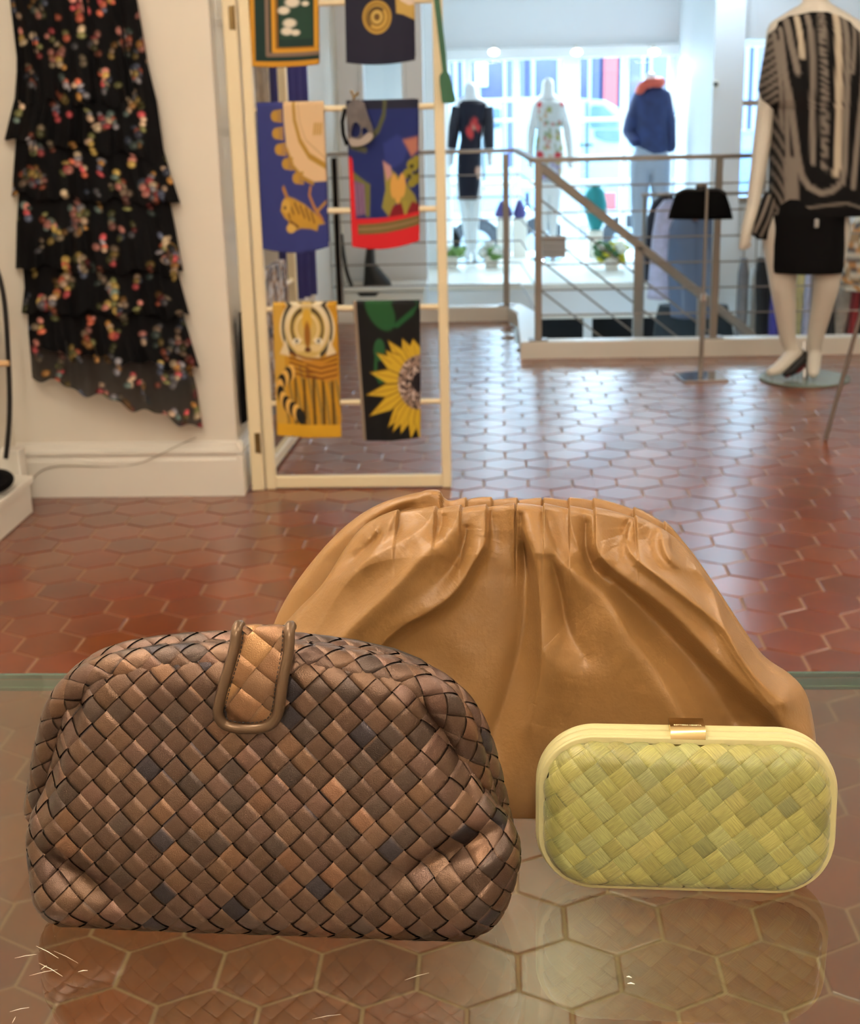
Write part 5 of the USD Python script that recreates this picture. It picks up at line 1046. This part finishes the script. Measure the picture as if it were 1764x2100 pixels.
obj('scarf', tube(smooth_path([q_(1312, 188, -.02), q_(1320, 176, -.09), q_(1335, 170, -.10), q_(1352, 170, -.06), q_(1352, 168, .05), q_(1330, 172, .09), q_(1314, 182, .05)], 50, closed=True), .036, 12, closed=True), mat('orange_scarf', srgb(196, 84, 66), .7), m3_)
base_disc(1335, 522, m3_)
# goods on the display deck
def blob_thing(name, label, catg, px, py, Y, cols, n, r, sp, seed, zb=DZ):
    c = at(px, py, Y); c[2] = zb; rg = np.random.default_rng(seed); t = thing(name, label, catg, tuple(c))
    for k, (nm, col, cnt) in enumerate(cols):
        ms = []
        for _ in range(cnt):
            m = trimesh.creation.icosphere(1, r*rg.uniform(.6, 1.1)); m.apply_scale([1, 1, rg.uniform(.6, 1)]); m.apply_translation(c+np.array([rg.uniform(-sp, sp), rg.uniform(-.08, .08), r+rg.uniform(.02, sp*1.1)])); ms.append(m)
        obj(nm, cat(*ms), mat(f'{name}_{nm}_{seed}', srgb(*col), .7), t, kind='stuff')
    obj('pot', lathe([(.0001, zb), (.05, zb), (.065, zb+.09), (.06, zb+.09), (.05, zb+.02), (.0001, zb+.02)], 20, c[:2]), WHITE, t)
blob_thing('flower_pot', 'pot of white and yellow flowers at the foot of the stairs view', 'flowers', 1255, 512, 10.6, [('blossoms', (226, 230, 214), 16), ('yellow_blossoms', (206, 200, 60), 9), ('leaves', (70, 110, 70), 10)], 0, .045, .13, 3)
blob_thing('flower_pot', 'pot of white flowers with green leaves behind the dark dress mannequin', 'flowers', 1008, 505, 10.9, [('blossoms', (226, 232, 226), 14), ('leaves', (110, 150, 80), 8)], 0, .045, .11, 4)
blob_thing('flower_pot', 'low pot of pale flowers left of the dark dress mannequin', 'flowers', 925, 512, 10.9, [('blossoms', (226, 232, 226), 12), ('leaves', (120, 160, 90), 8)], 0, .04, .10, 6)
def loft_thing(name, rows, Y, dep, m, label, catg, **kw): return single(name, loft(rows, Y, dep, 36, **kw)[0], m, label, catg, smooth=40)
PUR = mat('purple_cloth', srgb(70, 62, 120), .7); TEAL = mat('teal_cloth', srgb(20, 130, 136), .6)
loft_thing('purple_bag', [(412, 1026, 1034), (425, 1020, 1048), (440, 1014, 1052), (444, 1016, 1050)], 11.6, .06, PUR, 'small purple bag between the two dress mannequins', 'handbag')
loft_thing('purple_bag', [(410, 1062, 1070), (424, 1056, 1076), (440, 1052, 1080), (446, 1056, 1076)], 11.6, .06, PUR, 'small purple bag just left of the floral top mannequin', 'handbag')
loft_thing('teal_garment', [(378, 1212, 1228), (392, 1200, 1240), (420, 1196, 1246), (452, 1204, 1240), (470, 1210, 1232)], 11.5, .09, TEAL, 'teal garment on display between the floral top and the denim jacket', 'garment')
loft_thing('white_vase', [(396, 1000, 1012), (420, 994, 1018), (470, 992, 1020), (500, 998, 1014)], 11.75, .06, WHITE, 'tall white vase behind the dark dress mannequin', 'vase') if False else None
for px_, zt_, lb_ in ((1034, 444, 'white plinth under the small purple bag between two mannequins'), (1066, 446, 'white plinth under the purple bag beside the floral top mannequin'), (1221, 470, 'white plinth under the teal garment in the window')):
    c = at(px_, zt_, 11.6 if px_ < 1200 else 11.5); w_ = .06
    single('plinth', bx(c[0]-w_, c[0]+w_, c[1]-w_, c[1]+w_, DZ, c[2]-.002, .006), WHITE, lb_, 'plinth')
# notice board on the railing wires
b0, b1 = at(1112, 484, 7.02), at(1160, 527, 7.02); nb = thing('notice_board', 'small grey slatted board fixed to the wires beside the corner post', 'board', tuple((b0+b1)/2))
obj('back', bx(b0[0], b1[0], 7.008, 7.014, b1[2], b0[2], .001), mat('board_grey', srgb(150, 158, 166), .6), nb)
for k in range(4): z = b1[2]+(b0[2]-b1[2])*(k+.5)/4; obj('slat', bx(b0[0], b1[0], 7.002, 7.008, z-.011, z+.011, .002), mat(f'board_slat_{k}', srgb(168, 174, 180), .6), nb)
cam_c = at(1438, 172, 9.97); sc_ = thing('security_camera', 'small round security camera high on the white front pier', 'camera', tuple(cam_c))
m = trimesh.creation.icosphere(2, .028); m.apply_translation(cam_c+[0.10, -.01, 0]); obj('dome', m, WHITE, sc_); m = trimesh.creation.icosphere(2, .014); m.apply_translation(cam_c+[.095, -.036, -.004]); obj('lens', m, BLK, sc_)

# ------------------------------------------------------------------ clothes hanging on the lower shop's rail
GY = 9.1; zr = at(1420, 398, GY)[2]
gr = thing('garment_rail', 'steel clothes rail with garments behind the stair railing', 'clothes rail', (1.6, GY, zr))
obj('bar', tube([(at(1315, 398, GY)[0], GY, zr), (3.1, GY, zr)], .012, 12), STEEL, gr)
obj('upright', tube([(at(1322, 398, GY)[0], GY, zr), (at(1322, 398, GY)[0], GY, -1.6)], .012, 12), STEEL, gr); obj('upright', tube([(3.08, GY, zr), (3.08, GY, -1.6)], .012, 12), STEEL, gr)
def garment(name, label, rows, dep, m, seed=1, folds=7, Y=GY, painter=None):
    rg = np.random.default_rng(seed); ph = rg.uniform(0, 6)
    (v, f), px = loft(rows, Y, dep, 64, 2.4, lambda t, g: .05*np.sin(g*folds+ph)*t, 5)
    t = thing(name, label, 'garment', tuple(v.mean(0))); kw = {}
    if painter is not None: tc = np.zeros((len(v), 3)); painter(tc, px); kw['tint'] = tc
    obj('cloth', (v, f), m, t, smooth=True, **kw); top = v[-2]
    obj('hanger_hook', tube(smooth_path([top, top+[0, 0, max(zr-top[2], .02)*.6+.01], (top[0]+.015, Y, max(zr+.012, top[2]+.03))], 16), .004, 6), STEEL, t)
C_ = lambda n, *c, **k: mat(n, srgb(*c), .75, sheen=.1, vary=.15, vscale=20, **k)
garment('coat', 'dark navy coat at the end of the clothes rail', [(402, 1352, 1380), (415, 1338, 1392), (450, 1326, 1392), (520, 1322, 1380), (575, 1322, 1372)], .08, C_('navy_coat', 24, 26, 42), 2, Y=GY+.05)
garment('shirt', 'pale lilac striped shirt beside the dark navy coat', [(410, 1362, 1384), (430, 1346, 1396), (480, 1338, 1398), (560, 1332, 1392), (612, 1328, 1384)], .07, C_('lilac_shirt', 176, 176, 204), 3, Y=GY-.06)
def denim(t, px):
    t[:] = S_(92, 106, 132)
    paint_poly(t, px, [(1408, 436), (1422, 462), (1436, 436)], S_(60, 66, 84), 2); paint_line(t, px, [(1372, 505), (1474, 505)], 3, S_(70, 82, 106), 2); paint_line(t, px, [(1422, 455), (1422, 640)], 4, S_(72, 84, 108), 2); paint_oval(t, px, (1422, 444), 6, 5, S_(150, 96, 60), .3)
    for x in (1398, 1448): paint_line(t, px, [(x, 505), (x, 630)], 2, S_(120, 134, 158), 2)
garment('denim_jacket', 'grey blue denim jacket facing the room on the clothes rail', [(430, 1404, 1440), (446, 1384, 1462), (470, 1374, 1474), (540, 1370, 1478), (600, 1374, 1476), (650, 1378, 1470)], .10, CLOTH, 4, 5, Y=GY-.18, painter=denim)
garment('dark_jeans', 'dark teal black trousers hanging below the denim jacket', [(625, 1352, 1492), (650, 1346, 1500), (690, 1342, 1506), (720, 1342, 1506)], .10, C_('dark_teal_cloth', 22, 34, 42), 5, Y=GY+.08)
for nm, lb, rws, col, sd in (
 ('blouse', 'narrow grey floral blouse hanging left of the black skirt mannequin', [(530, 1520, 1532), (560, 1514, 1536), (640, 1510, 1532), (700, 1506, 1528)], (120, 118, 122), 6),
 ('trousers', 'white trousers hanging left of the mannequin legs', [(548, 1544, 1556), (570, 1538, 1556), (640, 1534, 1552), (690, 1532, 1550)], (206, 204, 200), 7),
 ('dress', 'black dress hanging just left of the mannequin legs', [(530, 1554, 1572), (560, 1550, 1578), (640, 1550, 1576), (700, 1548, 1574)], (16, 17, 22), 8),
 ('dress', 'dark navy dress hanging behind the left mannequin leg', [(560, 1570, 1586), (600, 1562, 1594), (660, 1560, 1600), (700, 1558, 1602)], (24, 34, 52), 9),
 ('dress', 'royal blue dress hem beside the left mannequin shin', [(590, 1584, 1598), (640, 1578, 1598), (700, 1576, 1598)], (58, 54, 140), 10),
 ('dress', 'pale yellow dress between the mannequin legs', [(540, 1640, 1656), (560, 1634, 1660), (620, 1626, 1652), (700, 1622, 1646)], (208, 196, 140), 11),
 ('dress', 'white dress seen between the mannequin legs', [(540, 1628, 1642), (570, 1624, 1644), (620, 1618, 1632), (700, 1612, 1628)], (210, 210, 206), 12),
 ('blouse', 'lilac white blouse between the mannequin legs', [(548, 1654, 1664), (600, 1650, 1664), (700, 1642, 1656)], (176, 174, 196), 13),
 ('dress', 'plum purple dress beside the right mannequin leg', [(545, 1660, 1676), (600, 1658, 1680), (700, 1650, 1680)], (84, 54, 72), 14),
 ('coat', 'black coat behind the right mannequin leg', [(540, 1674, 1690), (600, 1672, 1710), (700, 1670, 1712)], (20, 20, 24), 15),
 ('cardigan', 'cream boucle cardigan hanging right of the mannequin legs', [(545, 1738, 1756), (570, 1724, 1760), (630, 1708, 1748), (700, 1694, 1726)], (206, 196, 182), 16),
 ('dress', 'olive brown dress right of the cream cardigan', [(560, 1744, 1760), (620, 1738, 1756), (700, 1722, 1744)], (70, 64, 48), 17),
 ('dress', 'bright red dress at the right end of the clothes rail', [(540, 1752, 1766), (600, 1748, 1764), (700, 1736, 1752)], (150, 34, 34), 18),
 ('coat', 'black coat at the far right end of the clothes rail', [(530, 1764, 1790), (600, 1758, 1800), (700, 1750, 1800)], (22, 22, 26), 19)):
    garment(nm, lb, rws, .055, C_(f'{nm}_cloth_{sd}', *col), sd, Y=GY-.16+.32*((sd*2) % 5)/4)
def brownp(t, px):
    t[:] = S_(170, 138, 104); k = np.sin((px[:, 0]*.8+px[:, 1])*.28+2*np.sin(px[:, 0]*.11)); t[k > .3] = S_(222, 208, 190); t[k < -.6] = S_(80, 76, 78); m = np.sin((px[:, 0]*.7-px[:, 1])*.16) > .75; t[m] = S_(200, 140, 84)
garment('shawl', 'brown cream and black patterned shawl at the right edge behind the mannequin', [(440, 1762, 1800), (470, 1744, 1800), (520, 1728, 1800), (570, 1722, 1790), (595, 1730, 1780)], .12, CLOTH, 22, 5, Y=GY-.35, painter=brownp)

# ------------------------------------------------------------------ the stool whose leg enters on the right
ft = onz(1693, 903); tp_ = at(1757, 676, ft[1]+.10)
stl = thing('stool', 'thin legged grey metal stool at the right edge of the floor', 'stool', (ft[0]+.36, ft[1]+.1, 0))
dxy = tp_-ft; k = .70/dxy[2]; top = ft+dxy*k; cx_, cy_ = top[0]+.12, top[1]+.02
for a in (0, 2.09, 4.19):
    R2 = lambda p: np.array([cx_+math.cos(a)*(p[0]-cx_)-math.sin(a)*(p[1]-cy_), cy_+math.sin(a)*(p[0]-cx_)+math.cos(a)*(p[1]-cy_), p[2]]); obj('leg', tube([R2(ft)+[0, 0, .004], R2(top)], .0085, 10), mat(f'stool_steel_{int(a*10)}', srgb(98, 84, 76), .4, metal=.6), stl)
obj('seat', lathe([(.0001, .695), (.15, .695), (.165, .705), (.165, .72), (.15, .73), (.0001, .735)], 40, (cx_, cy_)), BLK, stl)

# ------------------------------------------------------------------ outside: pavement, road, parked vehicles, the shops opposite
struct('pavement', cat(bx(-14, 18, 12.15, 14.2, -.60, -.45), bx(-14, 18, 20.2, 23.0, -.60, -.45)), mat('pavement_stone', srgb(130, 132, 136), .8, vary=.1, vscale=2))
struct('road', bx(-14, 18, 14.2, 20.2, -.70, -.58), mat('asphalt', srgb(96, 100, 108), .8, vary=.1, vscale=3))
BLD = mat('shopfront_blue', srgb(66, 76, 116), .6); PINK = mat('red_pillar', srgb(150, 66, 70), .7); SHW = mat('shop_window_dark', srgb(44, 52, 82), .15, spec=.8); FRM = mat('shop_frame', srgb(116, 132, 158), .5)
BY = 23.0
def shop(name, label, px0, px1, wall, wins, pill, sign):
    x0, x1 = at(px0, 250, BY)[0], at(px1, 250, BY)[0]; t = thing(name, label, 'building', ((x0+x1)/2, BY, -.45))
    obj('wall', bx(x0, x1, BY, BY+3, -.45, 3.3, .02), wall, t); obj('cornice', bx(x0+.01, x1-.01, BY-.25, BY-.01, 3.1, 3.3, .02), FRM, t); obj('stall_riser', bx(x0+.02, x1-.02, BY-.08, BY, -.45, .25, .01), FRM, t)
    for a, b in wins:
        xa, xb = at(a, 250, BY)[0], at(b, 250, BY)[0]; fr = obj('window_frame', cat(bx(xa, xa+.06, BY-.06, BY, .25, 2.35), bx(xb-.06, xb, BY-.06, BY, .25, 2.35), bx(xa, xb, BY-.06, BY, 2.29, 2.35), bx(xa, xb, BY-.06, BY, .25, .31)), FRM, t, smooth=False); obj('pane', bx(xa+.06, xb-.06, BY-.03, BY-.01, .31, 2.29), SHW, fr, smooth=False)
    for a, b in pill: xa, xb = at(a, 250, BY)[0], at(b, 250, BY)[0]; obj('pillar', bx(xa, xb, BY-.16, BY+.05, -.45, 3.1, .02), PINK, t)
    obj('sign_board', bx(x0+.15, x1-.15, BY-.10, BY-.02, 2.5, 2.95, .01), sign, t)
shop('shop_building', 'blue shopfront across the street behind the dark dress mannequin', 760, 1080, BLD, [(880, 940), (950, 1040)], [(830, 862)], FRM)
shop('shop_building', 'blue shopfront across the street behind the floral top mannequin', 1082, 1232, BLD, [(1090, 1150), (1158, 1212)], [], mat('shop_sign_lilac', srgb(150, 130, 160), .6))
shop('shop_building', 'shopfront with a broad red pillar across the street beside the denim jacket', 1234, 1412, BLD, [(1270, 1320), (1328, 1400)], [(1236, 1264)], FRM)
shop('shop_building', 'shopfront with a red pillar at the right end of the street view', 1414, 1640, BLD, [(1470, 1530), (1540, 1620)], [(1418, 1450)], FRM)
shop('shop_building', 'blue shopfront at the left end of the street view', 560, 758, BLD, [(600, 660), (680, 720)], [(730, 757)], FRM)
SIGNP = mat('street_sign_paint', srgb(170, 196, 216), .4)  # plain pale blue panel colour of the street sign, does not glow
for p, lab in ((1012, 'pale blue street sign behind the dark dress mannequin'),):
    a, b = at(988, 128, 20.8), at(1000, 178, 20.8); t = thing('street_sign', lab, 'sign', (a[0], 20.8, -.45)); obj('panel', bx(at(975, 150, 20.8)[0], at(1000, 150, 20.8)[0], 20.78, 20.82, at(990, 178, 20.8)[2], at(990, 128, 20.8)[2], .01), SIGNP, t); obj('pole', tube([(a[0]-.05, 20.85, -.45), (a[0]-.05, 20.85, at(990, 130, 20.8)[2])], .03, 10), FRM, t)
# vehicles: side profile extruded, with windows, wheels and trim
CARB = mat('pale_car_paint', srgb(122, 146, 160), .3, coat=.5); CARG = mat('car_glass', srgb(70, 92, 124), .1, spec=.8); TYRE = mat('tyre', srgb(28, 30, 36), .8); HUB = mat('hub', srgb(150, 160, 170), .4, metal=.5)
def side_extrude(pts, y0, y1):
    m = extrude(Polygon(pts).buffer(-.03).buffer(.03), y1-y0); T = np.eye(4); T[:3, :3] = np.array([[1, 0, 0], [0, 0, -1], [0, 1, 0]]); m.apply_transform(T); m.apply_translation([0, y1, 0]); return m
def vehicle(label, catg, name, prof, wins, wheels, y0, y1, paint, seam):
    P = lambda L: [(at(a, b, y0)[0], at(a, b, y0)[2]) for a, b in L]
    pr = P(prof); t = thing(name, label, catg, (np.mean([p[0] for p in pr]), (y0+y1)/2, -.58))
    obj('body', side_extrude(pr, y0, y1), paint, t, smooth=20)
    for w in wins: obj('side_window', side_extrude(P(w), y0-.012, y0+.02), CARG, t, smooth=20)
    for w in seam: obj('trim', tube([[*at(a, b, y0-.005)] for a, b in w], .012, 6), TYRE, t)
    for wx_, wy_, r in wheels:
        c = at(wx_, wy_, y0); c[2] = -.58+r
        w = obj('wheel', side_extrude(Polygon([(c[0]+r*math.cos(a), c[2]+r*math.sin(a)) for a in np.linspace(0, 2*math.pi, 28)[:-1]]).exterior.coords[:-1], y0-.04, y0+.16), TYRE, t, smooth=20); obj('hub', side_extrude([(c[0]+r*.6*math.cos(a), c[2]+r*.6*math.sin(a)) for a in np.linspace(0, 2*math.pi, 24)[:-1]], y0-.05, y0-.03), HUB, w, smooth=20)
vehicle('pale blue van parked in front of the shop, cab towards the denim jacket', 'van', 'van', [(1060, 395), (1060, 210), (1075, 203), (1190, 201), (1240, 205), (1270, 222), (1292, 262), (1330, 280), (1352, 300), (1356, 395)], [[(1212, 216), (1238, 217), (1262, 240), (1272, 262), (1210, 262)], [(1216, 266), (1270, 266), (1272, 292), (1240, 290), (1222, 282)]], [(1110, 398, .30), (1288, 398, .30)], 15.6, 17.4, CARB, [[(1204, 210), (1204, 385)], [(1186, 297), (1216, 297)]])
vehicle('white van parked behind the dark dress mannequin', 'van', 'van', [(850, 395), (850, 214), (862, 203), (1012, 203), (1030, 212), (1032, 395)], [[(996, 222), (1026, 222), (1028, 262), (996, 262)], [(935, 222), (985, 222), (985, 262), (935, 262)]], [(890, 398, .30), (975, 398, .30)], 15.6, 17.4, mat('white_car_paint', srgb(136, 152, 164), .3, coat=.5), [[(992, 214), (992, 388)]])
vehicle('blue parked car at the right side of the street view', 'car', 'car', [(1372, 395), (1370, 330), (1385, 318), (1420, 312), (1446, 272), (1560, 268), (1600, 312), (1660, 322), (1664, 395)], [[(1432, 308), (1454, 280), (1500, 278), (1500, 308)], [(1508, 278), (1552, 278), (1580, 308), (1508, 308)]], [(1436, 398, .28), (1620, 398, .28)], 15.8, 17.4, mat('blue_car_paint', srgb(70, 104, 150), .3, coat=.5), [[(1504, 275), (1504, 385)]])
